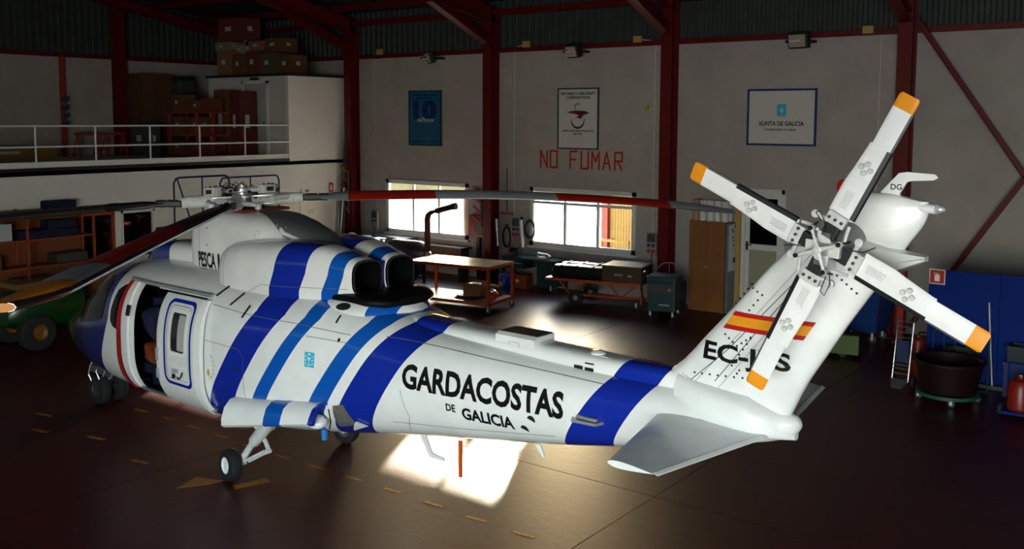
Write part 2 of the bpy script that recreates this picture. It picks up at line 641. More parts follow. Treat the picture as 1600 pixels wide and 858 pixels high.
# yellow sheet-clad annex outside the right pane of the second window
t = thing('annex', 'yellow metal-clad annex with a red post outside the right pane of the second window', 'building', (-14.0, D + 3.0, 0))
m_yel = mat('yellow_cladding', (.10, .072, .018), .7)
corrugated('wall_sheet', t, (-.42, .1, 0), (7.0, .1, 0), lambda q: 0, lambda q: 4.4, (0, -1, 0), m_yel, .09, .012)
MB().bb(-.42, 7.0, .16, .3, 0, 4.4).build('wall_core', m_yel, t)
MB().bb(-.64, -.44, -.02, .3, 0, 4.4).build('post', m_red, t)
t = thing('outdoor_frame', 'pale yellow painted frame standing before the yellow annex', 'frame', (-13.25, D + 2.0, 0))
mb = MB(); mb.bb(-.8, .10, -.03, .03, 1.02, 1.09); mb.build('top_bar', m_yel, t)
MB().bb(-.7, -.66, .03, .5, 1.02, 1.06).build('side_bar', m_yel, t)
for x in (-.8, .04):
    MB().bb(x, x + .06, -.03, .03, 0, 1.02).build('leg', m_yel, t)

t = thing('shutter_post', 'brown shutter post outside the right edge of the first window', 'post', (-17.62, D + .55, 0))
MB().bb(-.10, .12, 0, .1, 0, 3.0).build('post', mat('shutter_brown', (.06, .025, .012), .6), t)
MB().bb(-.14, .16, -.02, .12, 0, .06).build('foot', m_joint, t)

# ================================================================ HELICOPTER
HX, HY, HA = -10.4457, 7.9944, 3.0934
heli = thing('helicopter', 'white helicopter with blue diagonal stripes parked on the hangar floor', 'helicopter', (HX, HY, 0), HA)
HM = Matrix.Translation((HX, HY, 0)) @ Matrix.Rotation(HA, 4, 'Z')


def lerp_tab(tab, x):
    """tab: rows (x, ...) sorted by falling x; smooth (catmull) interpolation"""
    n = len(tab)
    if x >= tab[0][0]:
        return tab[0][1:]
    if x <= tab[-1][0]:
        return tab[-1][1:]
    for i in range(n - 1):
        if tab[i][0] >= x >= tab[i + 1][0]:
            break
    x0, x1 = tab[i][0], tab[i + 1][0]
    t = (x - x0) / (x1 - x0)
    out = []
    for k in range(1, len(tab[0])):
        y0, y1 = tab[i][k], tab[i + 1][k]
        m = (y1 - y0)
        def slope(j):
            if j <= 0 or j >= n - 1:
                jj = min(max(j, 0), n - 2)
                return (tab[jj + 1][k] - tab[jj][k]) / (tab[jj + 1][0] - tab[jj][0])
            a = (tab[j][k] - tab[j - 1][k]) / (tab[j][0] - tab[j - 1][0])
            b = (tab[j + 1][k] - tab[j][k]) / (tab[j + 1][0] - tab[j][0])
            if a * b <= 0:
                return 0
            return 2 * a * b / (a + b)
        d0, d1 = slope(i) * (x1 - x0), slope(i + 1) * (x1 - x0)
        out.append((2 * t**3 - 3 * t**2 + 1) * y0 + (t**3 - 2 * t**2 + t) * d0 + (-2 * t**3 + 3 * t**2) * y1 + (t**3 - t**2) * d1)
    return out


#  x,   z bottom, z widest, z top, half width, exponent below, exponent above
HULL = [
    (4.68, 0.97, 1.01, 1.05, 0.03, 2.0, 2.0),
    (4.62, 0.87, 1.02, 1.15, 0.13, 2.0, 2.0),
    (4.40, 0.76, 1.03, 1.26, 0.26, 2.0, 2.0),
    (4.00, 0.67, 1.05, 1.42, 0.43, 2.1, 1.9),
    (3.60, 0.62, 1.09, 1.60, 0.59, 2.2, 1.9),
    (3.00, 0.58, 1.18, 1.97, 0.79, 2.3, 2.15),
    (2.40, 0.56, 1.28, 2.26, 0.95, 2.5, 2.4),
    (1.80, 0.55, 1.36, 2.38, 1.03, 2.6, 2.7),
    (1.20, 0.55, 1.40, 2.43, 1.08, 2.7, 2.9),
    (0.50, 0.55, 1.40, 2.44, 1.09, 2.7, 3.0),
    (-0.60, 0.57, 1.40, 2.44, 1.09, 2.7, 3.0),
    (-1.40, 0.62, 1.42, 2.44, 1.06, 2.6, 3.0),
    (-2.20, 0.71, 1.50, 2.40, 0.94, 2.5, 2.9),
    (-2.90, 0.82, 1.58, 2.30, 0.78, 2.4, 2.7),
    (-3.60, 0.93, 1.62, 2.14, 0.64, 2.3, 2.5),
    (-4.50, 1.07, 1.64, 2.09, 0.52, 2.3, 2.4),
    (-5.40, 1.22, 1.68, 2.05, 0.43, 2.3, 2.3),
    (-6.20, 1.38, 1.74, 2.03, 0.35, 2.2, 2.2),
    (-6.90, 1.56, 1.80, 2.00, 0.26, 2.2, 2.2),
    (-7.40, 1.68, 1.84, 1.97, 0.18, 2.2, 2.2),
    (-7.62, 1.78, 1.86, 1.93, 0.08, 2.0, 2.0),
    (-7.66, 1.84, 1.86, 1.88, 0.02, 2.0, 2.0),
]
NR = 72


def hull_ring(x, grow=0.0):
    zb, zw, zt, hw, nb, na = lerp_tab(HULL, x)
    hw += grow
    out = []
    for k in range(NR):
        a = 2 * PI * k / NR
        c, s_ = math.cos(a), math.sin(a)
        n = na if s_ >= 0 else nb
        y = hw * math.copysign(abs(c) ** (2 / n), c)
        h = (zt + grow - zw) if s_ >= 0 else (zw - zb + grow)
        z = zw + h * math.copysign(abs(s_) ** (2 / n), s_)
        out.append((x, y, z))
    return out


def hull_y(x, z, grow=0.0):
    """half width of the hull at height z"""
    zb, zw, zt, hw, nb, na = lerp_tab(HULL, x)
    hw += grow
    h, n = ((zt + grow - zw), na) if z >= zw else ((zw - zb + grow), nb)
    q = min(1.0, abs(z - zw) / h)
    return hw * (1 - q ** n) ** (1 / n)
xs_h = []
x = 4.68
while x > -7.655:
    xs_h.append(round(x, 3))
    x -= .02 if x > 4.55 or x < -7.55 else .05
xs_h.append(-7.66)
WHITE = (.80, .805, .81)
DBLUE = (.006, .022, .30)
MBLUE = (.004, .085, .42)


def livery(name, bands, slope, z0=1.6, extra=None, rough=.22, dirt=.10):
    """white paint with colour bands; bands: (s_front, s_rear, colour) of s = x + curve(z)"""
    m = bpy.data.materials.new(name)
    m.use_nodes = True
    nt = m.node_tree
    b = nt.nodes['Principled BSDF']
    b.inputs['Roughness'].default_value = rough
    b.inputs['Coat Weight'].default_value = .5
    b.inputs['Coat Roughness'].default_value = .12
    tc = nt.nodes.new('ShaderNodeTexCoord')
    sx = nt.nodes.new('ShaderNodeSeparateXYZ')
    nt.links.new(tc.outputs['Object'], sx.inputs[0])

    def math_(op, a, c, d=None):
        n = nt.nodes.new('ShaderNodeMath')
        n.operation = op
        for i, v in enumerate((a, c, d)):
            if v is None:
                continue
            if isinstance(v, (int, float)):
                n.inputs[i].default_value = v
            else:
                nt.links.new(v, n.inputs[i])
        return n.outputs[0]
    # slope: list of (z, offset) breakpoints, piecewise linear
    off = None
    pts = slope
    base = pts[0][1]
    s = math_('ADD', sx.outputs[0], base)
    for (za, oa), (zb, ob) in zip(pts, pts[1:]):
        t = math_('SUBTRACT', sx.outputs[2], za)
        t = math_('MAXIMUM', t, 0.0 if za > pts[0][0] else -10.0)
        t = math_('MINIMUM', t, zb - za)
        t = math_('MULTIPLY', t, (ob - oa) / (zb - za))
        s = math_('ADD', s, t)
    # dirt
    n = nt.nodes.new('ShaderNodeTexNoise')
    n.inputs['Scale'].default_value = 2.2
    n.inputs['Detail'].default_value = 8
    nt.links.new(tc.outputs['Object'], n.inputs['Vector'])
    cr = nt.nodes.new('ShaderNodeValToRGB')
    cr.color_ramp.elements[0].position = .3
    cr.color_ramp.elements[1].position = .6
    cr.color_ramp.elements[0].color = (*[v * (1 - dirt) for v in WHITE], 1)
    cr.color_ramp.elements[1].color = (*WHITE, 1)
    nt.links.new(n.outputs['Fac'], cr.inputs[0])
    col = cr.outputs[0]
    for f, r, c in bands:
        a = math_('LESS_THAN', s, f)
        d = math_('GREATER_THAN', s, r)
        k = math_('MULTIPLY', a, d)
        mx = nt.nodes.new('ShaderNodeMixRGB')
        nt.links.new(k, mx.inputs[0])
        nt.links.new(col, mx.inputs[1])
        mx.inputs[2].default_value = (*c, 1)
        col = mx.outputs[0]
    if extra:
        col = extra(nt, sx, math_, col)
    nt.links.new(col, b.inputs['Base Color'])
    return m


def nose_paint(nt, sx, math_, col):
    # blue nose mask painted darker for the shade there, its edge leaning forward towards the belly; grey radome tip
    X, Y, Z = sx.outputs[0], sx.outputs[1], sx.outputs[2]
    e = math_('SUBTRACT', X, math_('MULTIPLY', math_('MAXIMUM', math_('SUBTRACT', 1.65, Z), 0.0), .5))
    k = math_('GREATER_THAN', e, NOSE_E)
    mx = nt.nodes.new('ShaderNodeMixRGB')
    nt.links.new(k, mx.inputs[0])
    nt.links.new(col, mx.inputs[1])
    mx.inputs[2].default_value = (.006, .014, .13, 1)
    k2 = math_('GREATER_THAN', X, 3.02)
    mx2 = nt.nodes.new('ShaderNodeMixRGB')
    nt.links.new(k2, mx2.inputs[0])
    nt.links.new(mx.outputs[0], mx2.inputs[1])
    mx2.inputs[2].default_value = (.03, .028, .03, 1)
    return mx2.outputs[0]


NOSE_E = 1.65
BANDS = [(-1.15, -1.59, DBLUE), (-1.87, -2.075, MBLUE), (-2.64, -2.87, MBLUE), (-3.02, -3.47, DBLUE), (-5.66, -6.12, DBLUE)]
SLOPE = [(0.5, -.75), (2.15, .37), (2.4, .39), (2.6, .47), (2.85, .50), (3.2, .55)]
SLOPE_AFT = [(0.5, -.75), (2.1, .34), (2.22, .27), (2.8, .27)]
m_livery = livery('hull_livery', BANDS, SLOPE, extra=nose_paint)
m_liv_aft = livery('aft_deck_livery', BANDS, SLOPE_AFT)
m_paint = livery('plain_white_paint', [], [(0, 0), (1, 0)], dirt=.12)
m_tailp = livery('weathered_white_paint', [], [(0, 0), (1, 0)], dirt=.22, rough=.35)
m_blkpaint = mat('black_lettering', (.006, .006, .007), .35)
m_seam = mat('panel_seam', (.10, .10, .11), .6)
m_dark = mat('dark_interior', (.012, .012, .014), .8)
m_tyre = mat('tyre_rubber', (.012, .012, .014), .75)
m_chrome = mat('bare_metal', (.66, .67, .69), .3, .55)
m_gear = mat('gear_white', (.62, .62, .62), .3, noise=.25, nscale=20)
m_mech = mat('rotor_steel', (.30, .31, .33), .35, .8, noise=.4, nscale=25)
m_blackm = mat('black_metal', (.010, .010, .011), .4, 0, spec=.2)
m_dblue = mat('dark_blue_paint', DBLUE, .25, coat=.5)
m_rivet = mat('rivet_dark', (.05, .05, .055), .4, .6)

DOOR_X = (.93, -.60)          # opening of the sliding door, front to rear edge
DOOR_ZZ = (.80, 2.20)


def door_skip(i, k):
    xa, xb = xs_h[i], xs_h[i + 1]
    if xa > DOOR_X[0] + .001 or xb < DOOR_X[1] - .001:
        return False
    r = hull_ring((xa + xb) / 2)
    z = (r[k][2] + r[(k + 1) % NR][2]) / 2
    y = (r[k][1] + r[(k + 1) % NR][1]) / 2
    return y > .5 and DOOR_ZZ[0] < z < DOOR_ZZ[1]


mb = MB()
mb.loft([hull_ring(x) for x in xs_h], skip=door_skip)
hull = mb.build('fuselage', m_livery, heli, smooth=True, angle=60)


def cut_grid(bm, dx, dz):
    co = [v.co for v in bm.verts]
    x0, x1 = min(c.x for c in co), max(c.x for c in co)
    z0, z1 = min(c.z for c in co), max(c.z for c in co)
    x = math.floor(x0 / dx) * dx + dx
    while x < x1:
        bmesh.ops.bisect_plane(bm, geom=bm.verts[:] + bm.edges[:] + bm.faces[:], plane_co=(x, 0, 0), plane_no=(1, 0, 0))
        x += dx
    z = math.floor(z0 / dz) * dz + dz
    while z < z1:
        bmesh.ops.bisect_plane(bm, geom=bm.verts[:] + bm.edges[:] + bm.faces[:], plane_co=(0, 0, z), plane_no=(0, 0, 1))
        z += dz


def patch(name, polys, m, parent, ysurf=None, grow=.004, dx=.08, dz=.06, solid=0.0, smooth=True):
    """flat outlines in (x, z), laid onto the port side surface y = ysurf(x, z)"""
    ys_ = ysurf or hull_y
    bm = bmesh.new()
    for poly in polys:
        bm.faces.new([bm.verts.new((p[0], 0, p[1])) for p in poly])
    bmesh.ops.triangulate(bm, faces=bm.faces[:])
    cut_grid(bm, dx, dz)
    for v in bm.verts:
        v.co.y = ys_(v.co.x, v.co.z) + grow
    if solid:
        r = bmesh.ops.extrude_face_region(bm, geom=bm.faces[:])
        for g in r['geom']:
            if isinstance(g, bmesh.types.BMVert):
                g.co.y += solid
    bmesh.ops.recalc_face_normals(bm, faces=bm.faces[:])
    me = bpy.data.meshes.new(name)
    bm.to_mesh(me)
    bm.free()
    me.materials.append(m)
    if smooth and not solid:
        me.polygons.foreach_set('use_smooth', [True] * len(me.polygons))
    o = bpy.data.objects.new(name, me)
    C.objects.link(o)
    o.parent = parent
    return o


def rrect(x0, x1, z0, z1, r, n=5):
    """rounded rectangle outline in (x, z)"""
    xa, xb = min(x0, x1), max(x0, x1)
    out = []
    for cx, cz, a0 in ((xb - r, z1 - r, 0), (xa + r, z1 - r, 90), (xa + r, z0 + r, 180), (xb - r, z0 + r, 270)):
        for k in range(n + 1):
            a = R(a0 + 90 * k / n)
            out.append((cx + r * math.cos(a), cz + r * math.sin(a)))
    return out


def ring_polys(outer, inner):
    n = len(outer)
    return [[outer[i], outer[(i + 1) % n], inner[(i + 1) % n], inner[i]] for i in range(n)]


def side_text(name, body, xl, xr, z0, zh, parent, ysurf, bold=.0, m=None, slant=0.0, grow=.004, dz=.05):
    """lettering on the port side reading from nose (xl, larger x) to tail (xr)"""
    vs, fs = text_mesh(body, 1.0, bold, 1.0, 1.0)
    ax = [v[0] for v in vs]; ay = [v[1] for v in vs]
    a0, a1, b0, b1 = min(ax), max(ax), min(ay), max(ay)
    bm = bmesh.new()
    nv = [bm.verts.new((xl + (v[0] - a0) / (a1 - a0) * (xr - xl) + slant * (v[1] - b0) / (b1 - b0), 0, z0 + (v[1] - b0) / (b1 - b0) * zh)) for v in vs]
    for f in fs:
        try:
            bm.faces.new([nv[i] for i in f])
        except ValueError:
            pass
    cut_grid(bm, .1, dz)
    for v in bm.verts:
        v.co.y = ysurf(v.co.x, v.co.z) + grow
    bmesh.ops.recalc_face_normals(bm, faces=bm.faces[:])
    me = bpy.data.meshes.new(name)
    bm.to_mesh(me)
    bm.free()
    me.materials.append(m or m_blkpaint)
    o = bpy.data.objects.new(name, me)
    C.objects.link(o)
    o.parent = parent
    return o


side_text('lettering', 'GARDACOSTAS', -3.63, -5.545, 1.572, .262, heli, hull_y, bold=.034)['label'] = 'black word GARDACOSTAS on the tail boom'
side_text('lettering', 'DE', -4.17, -4.285, 1.42, .08, heli, hull_y, bold=.035)['label'] = 'small black word DE on the tail boom'
side_text('lettering', 'GALICIA', -4.36, -4.97, 1.36, .13, heli, hull_y, bold=.035)['label'] = 'black word GALICIA on the tail boom'

# crest: light blue square with a pale chalice and small crosses
m_crest = mat('crest_blue', (.03, .42, .62), .4)
m_crestw = mat('crest_white', (.70, .78, .80), .4)
cr_ = patch('crest', [[(-2.375, 1.64), (-2.505, 1.64), (-2.505, 1.805), (-2.375, 1.805)]], m_crest, heli, grow=.004)
cx, cz = -2.44, 1.72
patch('crest_chalice', [[(cx - .004, cz - .05), (cx + .004, cz - .05), (cx + .004, cz), (cx - .004, cz)],
                        [(cx - .022, cz - .06), (cx + .022, cz - .06), (cx + .022, cz - .05), (cx - .022, cz - .05)],
                        [(cx - .008, cz), (cx + .008, cz), (cx + .024, cz + .03), (cx - .024, cz + .03)],
                        [(cx - .02, cz + .055), (cx + .02, cz + .055), (cx + .012, cz + .075), (cx - .012, cz + .075)]] +
      [[(cx + sx_ * .043 - .008, cz + dz_ - .008), (cx + sx_ * .043 + .008, cz + dz_ - .008), (cx + sx_ * .043 + .008, cz + dz_ + .008), (cx + sx_ * .043 - .008, cz + dz_ + .008)] for sx_ in (-1, 1) for dz_ in (-.04, 0, .04)],
      m_crestw, cr_, grow=.008)

# panel seams on the hull
def seam(pts, w=.006, parent=None, ysurf=None, m=None, name='panel_seam', grow=.002):
    polys = []
    for (xa, za), (xb, zb) in zip(pts, pts[1:]):
        d = Vector((xb - xa, zb - za)).normalized() * (w / 2)
        nn = Vector((-d.y, d.x))
        polys.append([(xa + nn.x, za + nn.y), (xb + nn.x, zb + nn.y), (xb - nn.x, zb - nn.y), (xa - nn.x, za - nn.y)])
    return patch(name, polys, m or m_seam, parent or heli, ysurf, grow=grow)


for pts in ([(-.72, 2.13), (-1.3, 2.10), (-2.2, 2.08), (-2.9, 2.03)], [(-.72, 1.72), (-1.35, 1.70), (-1.45, 1.62), (-1.45, 1.0), (-1.38, .92)],
            [(-2.35, 1.97), (-2.9, 1.95)], [(-3.3, 2.05), (-4.6, 1.99), (-5.9, 1.95)], [(-3.6, 1.55), (-3.66, 1.25), (-3.55, 1.05)], [(-3.4, 1.15), (-4.2, 1.22), (-5.4, 1.37)]):
    seam(pts)
# dark inlets and slots
def ell(cx, cz, a, b, rot=0, n=20):
    return [(cx + a * math.cos(2 * PI * k / n) * math.cos(rot) - b * math.sin(2 * PI * k / n) * math.sin(rot), cz + a * math.cos(2 * PI * k / n) * math.sin(rot) + b * math.sin(2 * PI * k / n) * math.cos(rot)) for k in range(n)]
m_hole = mat('inlet_shadow', (.008, .008, .009), .8)
patch('drain_hole', [ell(-2.78, 1.97, .018, .022)], m_hole, heli)
patch('handle_recess', [rrect(-1.37, -1.30, 1.46, 1.485, .005, 2)], m_hole, heli)
for c in ((-5.18, 1.50), (-5.08, 1.38)):
    patch('vent_hole', [[(c[0] + .045 * math.cos(a), c[1] + .05 * math.sin(a)) for a in [R(20 + 180 * k / 10) for k in range(11)]]], m_hole, heli)
# gills on the boom spine side

# ---------------------------------------------------------------- upper deck
def rsec(x, yc, hw, z0, z1, n=3.2, k=48, flat=0.0):
    """rounded-box section centred at yc"""
    out = []
    zc, hz = (z0 + z1) / 2, (z1 - z0) / 2
    for i in range(k):
        a = 2 * PI * i / k
        c, s_ = math.cos(a), math.sin(a)
        out.append((x, yc + hw * math.copysign(abs(c) ** (2 / n), c), zc + hz * math.copysign(abs(s_) ** (2 / n), s_)))
    return out


def sec_y(tab, x, z, n):
    yc, hw, z0, z1 = lerp_tab(tab, x)
    zc, hz = (z0 + z1) / 2, (z1 - z0) / 2
    q = min(1, abs(z - zc) / hz)
    return yc + hw * (1 - q ** n) ** (1 / n)


def loft_tab(name, tab, m, n, step=.05, parent=heli, mirror=False, cap1=True):
    xs_ = []
    x = tab[0][0]
    while x > tab[-1][0]:
        xs_.append(x)
        x -= step if not (x > tab[0][0] - .15 or x < tab[-1][0] + .12) else step * .35
    xs_.append(tab[-1][0])
    mb = MB()
    sg = -1 if mirror else 1
    rings = []
    for x in xs_:
        yc, hw, z0, z1 = lerp_tab(tab, x)
        rings.append(rsec(x, sg * yc, hw, z0, z1, n))
    mb.loft(rings, cap1=cap1)
    return mb.build(name, m, parent, smooth=True, angle=50)


# gearbox fairing (centre)
DOG = [(.76, 0, .12, 2.40, 2.70), (.74, 0, .24, 2.3, 2.86), (.66, 0, .36, 2.2, 3.0), (.48, 0, .43, 2.2, 3.10), (.2, 0, .45, 2.2, 3.165), (-.7, 0, .45, 2.2, 3.165),
       (-1.0, 0, .42, 2.2, 3.12), (-1.4, 0, .36, 2.2, 3.02), (-1.8, 0, .27, 2.2, 2.88), (-2.1, 0, .18, 2.2, 2.76), (-2.2, 0, .10, 2.3, 2.66)]
dog = loft_tab('gearbox_fairing', DOG, m_livery, 4.0)
# front air-intake fairing
FRT = [(2.05, 0, .06, 2.30, 2.36), (1.98, 0, .18, 2.26, 2.46), (1.80, 0, .27, 2.24, 2.56), (1.45, 0, .31, 2.24, 2.645), (1.0, 0, .33, 2.24, 2.66), (.6, 0, .33, 2.24, 2.66)]


def intake_paint(nt, sx, math_, col):
    k = math_('GREATER_THAN', sx.outputs[0], 1.28)
    mx = nt.nodes.new('ShaderNodeMixRGB')
    nt.links.new(k, mx.inputs[0]); nt.links.new(col, mx.inputs[1])
    mx.inputs[2].default_value = (.01, .03, .20, 1)
    return mx.outputs[0]


m_intake = livery('intake_paint', [], [(0, 0), (1, 0)], extra=intake_paint)
loft_tab('intake_fairing', FRT, m_intake, 3.4)
# engine nacelles
NAC = [(-.36, .44, .05, 2.32, 2.50), (-.38, .44, .16, 2.12, 2.66), (-.46, .43, .26, 2.02, 2.76), (-.65, .41, .33, 1.98, 2.83), (-1.0, .39, .37, 1.98, 2.88), (-1.6, .36, .38, 2.0, 2.92),
       (-2.1, .31, .31, 2.05, 2.90), (-2.4, .27, .25, 2.2, 2.84), (-2.66, .25, .212, 2.375, 2.775)]
nac1 = loft_tab('engine_cowling', NAC, m_livery, 3.0, cap1=False)
nac2 = loft_tab('engine_cowling', NAC, m_livery, 3.0, mirror=True, cap1=False)
# exhausts: dark rounded-square outlets with a thin lip
m_soot = mat('exhaust_soot', (.003, .003, .0035), .5, spec=.12)
ENG = [(-1.3, 0, .40, 2.2, 2.80), (-1.6, 0, .38, 2.2, 2.83), (-1.95, 0, .32, 2.2, 2.83), (-2.17, 0, .25, 2.2, 2.80)]
loft_tab('engine_deck', ENG, m_livery, 5.0)
for sg in (1, -1):
    mb = MB()
    e = lambda x, g, n=3.4: rsec(x + .11, sg * .25, .205 + g, 2.385 - g, 2.765 + g, n, 40)
    mb.loft([e(-2.78, .003), e(-2.80, .003), e(-2.80, -.014), e(-2.45, -.03), e(-2.30, -.05)], cap0=False, cap1=True)
    ex = mb.build('exhaust', m_soot, heli, smooth=True, angle=30)
    mb = MB()
    mb.loft([e(-2.796, .007), e(-2.806, .007), e(-2.806, -.006), e(-2.796, -.006), e(-2.796, .007)], cap0=False, cap1=False)
    mb.build('exhaust_lip', mat('lip_metal', (.10, .10, .11), .4, .8), ex)
mb = MB()
mb.loft([rsec(-1.9, 0, .50, 2.25, 2.40, 4), rsec(-2.6, 0, .52, 2.31, 2.425, 4), rsec(-2.90, 0, .52, 2.28, 2.43, 3), rsec(-3.06, 0, .42, 2.27, 2.42, 2.6), rsec(-3.16, 0, .26, 2.30, 2.39, 2.2)])
mb.build('exhaust_shroud', m_soot, heli, smooth=True, angle=40)
mb = MB(); mb.bb(-2.64, -2.1, -.052, .052, 2.38, 2.735); mb.build('exhaust_divider', m_dblue, heli)
# aft deck fairing running down to the tail boom
AFT = [(-1.9, 0, .66, 1.9, 2.40), (-2.5, 0, .62, 1.9, 2.40), (-2.85, 0, .54, 1.9, 2.39), (-3.0, 0, .45, 1.9, 2.37), (-3.12, 0, .31, 1.9, 2.33), (-3.2, 0, .14, 1.9, 2.26)]
aft_y = lambda x, z: max(hull_y(x, z), sec_y(AFT, x, z, 2.6))
loft_tab('aft_deck_fairing', AFT, m_liv_aft, 2.6)
patch('cooling_inlet', [ell(-2.62, 2.285, .095, .035, 0)], m_hole, heli, aft_y, grow=.006)
patch('slot', [[(-2.65, 2.13), (-2.675, 2.13), (-2.665, 2.205), (-2.64, 2.205)]], m_hole, heli, aft_y, grow=.006)
# drive-shaft cover along the top of the boom
SPN = [(-3.10, 0, .22, 1.9, 2.22), (-4.0, 0, .215, 1.9, 2.19), (-5.0, 0, .20, 1.9, 2.175), (-6.0, 0, .175, 1.9, 2.15), (-6.5, 0, .14, 1.9, 2.15), (-6.75, 0, .10, 1.9, 2.19)]
spn = loft_tab('drive_shaft_cover', SPN, m_livery, 3.2)
spn_y = lambda x, z: sec_y(SPN, x, z, 3.2)
mb = MB()
mb.prism([(-4.52, -.13, 2.10), (-4.52, .19, 2.05), (-4.52, .19, 2.20), (-4.52, .14, 2.225), (-4.52, -.13, 2.225)], (-.50, 0, 0))
bx_ = mb.build('top_housing', m_tailp, heli)
MB().bb(-5.0, -4.54, -.125, .13, 2.225, 2.232).build('top_grille', mat('dark_grille', (.06, .06, .065), .6, noise=.6, nscale=60), bx_)
seam([(-4.70, 2.06), (-4.70, 2.15), (-4.83, 2.15), (-4.83, 2.06)], .004, bx_, lambda x, z: .195)
patch('gill', [rrect(-5.50, -5.60, 2.015, 2.05, .004, 2), rrect(-5.62, -5.72, 2.01, 2.045, .004, 2)], m_hole, spn, spn_y, grow=.006)
patch('gill', [rrect(-5.62, -5.72, 2.075, 2.09, .003, 2)], m_hole, spn, spn_y, grow=.006)
mb = MB(); mb.lathe([(.001, .0), (.07, 0), (.075, .012), (.05, .03), (.001, .035)], (-5.66, .03, 2.15), n=20); mb.bb(-5.82, -5.56, -.02, .10, 2.135, 2.15)
mb.build('antenna_dome', m_paint, spn, smooth=True)

dog_y = lambda x, z: sec_y(DOG, x, z, 4.0)
nac_y = lambda x, z: sec_y(NAC, x, z, 3.0)
side_text('lettering', 'PESCA', .37, -.03, 2.42, .205, heli, dog_y, bold=.035)['label'] = 'black word PESCA on the gearbox fairing'
side_text('lettering', '1', -.075, -.12, 2.42, .205, heli, dog_y, bold=.035)['label'] = 'black figure 1 beside the engine cowling'
seam([(.34, 2.56), (.35, 2.93), (.28, 2.98)], .006, dog, dog_y)
seam([(-.1, 2.45), (-.1, 3.1)], .008, dog, dog_y, m_paint)
for q in ((.18, 2.93), (.18, 2.71)):
    patch('latch', [rrect(q[0], q[0] - .035, q[1], q[1] + .014, .002, 1)], m_blkpaint, dog, dog_y)
mb = MB(); mb.prism([(-.86, .43, 2.93), (-.95, .43, 2.90), (-.95, .43, 2.98)], (0, .05, 0)); mb.build('scoop', m_paint, dog)
seam([(-.62, 2.02), (-.62, 2.78)], .006, nac1, nac_y)
patch('latch', [rrect(-.70, -.82, 2.24, 2.275, .003, 1)], mat('latch_red', (.12, .02, .02), .5), nac1, nac_y)
seam([(-.7, 2.10), (-1.4, 2.42), (-2.6, 2.46)], .005, nac1, nac_y)
# grey walkway on the sloping top of the fairing
m_walk = mat('grey_walkway', (.14, .15, .16), .6, noise=.25, nscale=8)
mb = MB()
for i in range(14):
    xa, xb = -.45 - i * .12, -.45 - (i + 1) * .12
    w_ = min(1, .25 + i * .11)
    def top_(x, f):
        yc, hw, z0, z1 = lerp_tab(DOG, x)
        y = hw * f
        return (x, y, (z0 + z1) / 2 + (z1 - z0) / 2 * (1 - abs(f) ** 4) ** .25 + .007)
    F = [-.93, -.8, -.6, -.3, 0, .3, .6, .8, .93]
    for f0, f1 in zip(F, F[1:]):
        w2_ = min(1, .25 + (i + 1) * .11)
        mb.quad(top_(xa, f0 * w_), top_(xa, f1 * w_), top_(xb, f1 * w2_), top_(xb, f0 * w2_))
bmesh.ops.remove_doubles(mb.bm, verts=mb.bm.verts[:], dist=1e-4)
mb.build('walkway', m_walk, dog, smooth=True)

# ---------------------------------------------------------------- cabin: interior, sliding door, windows
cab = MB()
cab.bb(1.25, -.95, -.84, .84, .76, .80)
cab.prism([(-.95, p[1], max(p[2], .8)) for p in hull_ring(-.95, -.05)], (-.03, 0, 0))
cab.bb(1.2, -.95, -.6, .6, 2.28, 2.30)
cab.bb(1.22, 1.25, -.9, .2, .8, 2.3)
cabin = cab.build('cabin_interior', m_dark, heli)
m_navy = mat('navy_fabric', (.004, .006, .03), .8, bump=.4, bscale=30)
m_orange = mat('orange_bag', (.17, .028, .008), .7, noise=.3, nscale=10)
seat = MB(); seat.box((.85, .45, 1.04), (.5, .8, .14), None, .04); seat.box((1.12, .35, 1.5), (.13, .62, .9), None, .05); seat.box((.85, .45, .9), (.4, .6, .2), None, .02); 
seat.build('cabin_seat', m_navy, heli, smooth=True)
seat = MB(); seat.box((-.35, .3, 1.0), (.5, .6, .14), None, .04); seat.box((-.62, .3, 1.45), (.13, .6, .8), None, .05)
seat.build('cabin_seat', m_navy, heli, smooth=True)


def blob(mb, c, r, seed=0, amp=.18, nu=16, nv=10, sq=2.4):
    q = random.Random(seed)
    ph = [q.uniform(0, 6.28) for _ in range(6)]
    rings = []
    for j in range(1, nv):
        b = PI * j / nv - PI / 2
        ring = []
        for i in range(nu):
            a = 2 * PI * i / nu
            w = 1 + amp * (math.sin(2 * a + ph[0]) * math.cos(2 * b + ph[1]) + .5 * math.sin(5 * a + ph[2] + 3 * b))
            f = lambda t: math.copysign(abs(t) ** (2 / sq), t)
            ring.append((c[0] + r[0] * f(math.cos(b)) * f(math.cos(a)) * w, c[1] + r[1] * f(math.cos(b)) * f(math.sin(a)) * w, c[2] + r[2] * f(math.sin(b))))
        rings.append(ring)
    mb.loft(rings)
    return mb


t_ = MB(); blob(t_, (.84, .78, 1.27), (.17, .13, .15), 4, .32, 24, 14, 3.2); tag(t_.build('kit_bag', m_orange, None, smooth=True), 'orange bag on the seat inside the open cabin door', 'bag').matrix_world = HM
t_ = MB(); blob(t_, (.92, .74, 1.64), (.13, .12, .22), 9, .35, 24, 14, 3.0); tag(t_.build('jacket', m_navy, None, smooth=True), 'dark blue jacket piled above the orange bag in the cabin', 'jacket').matrix_world = HM

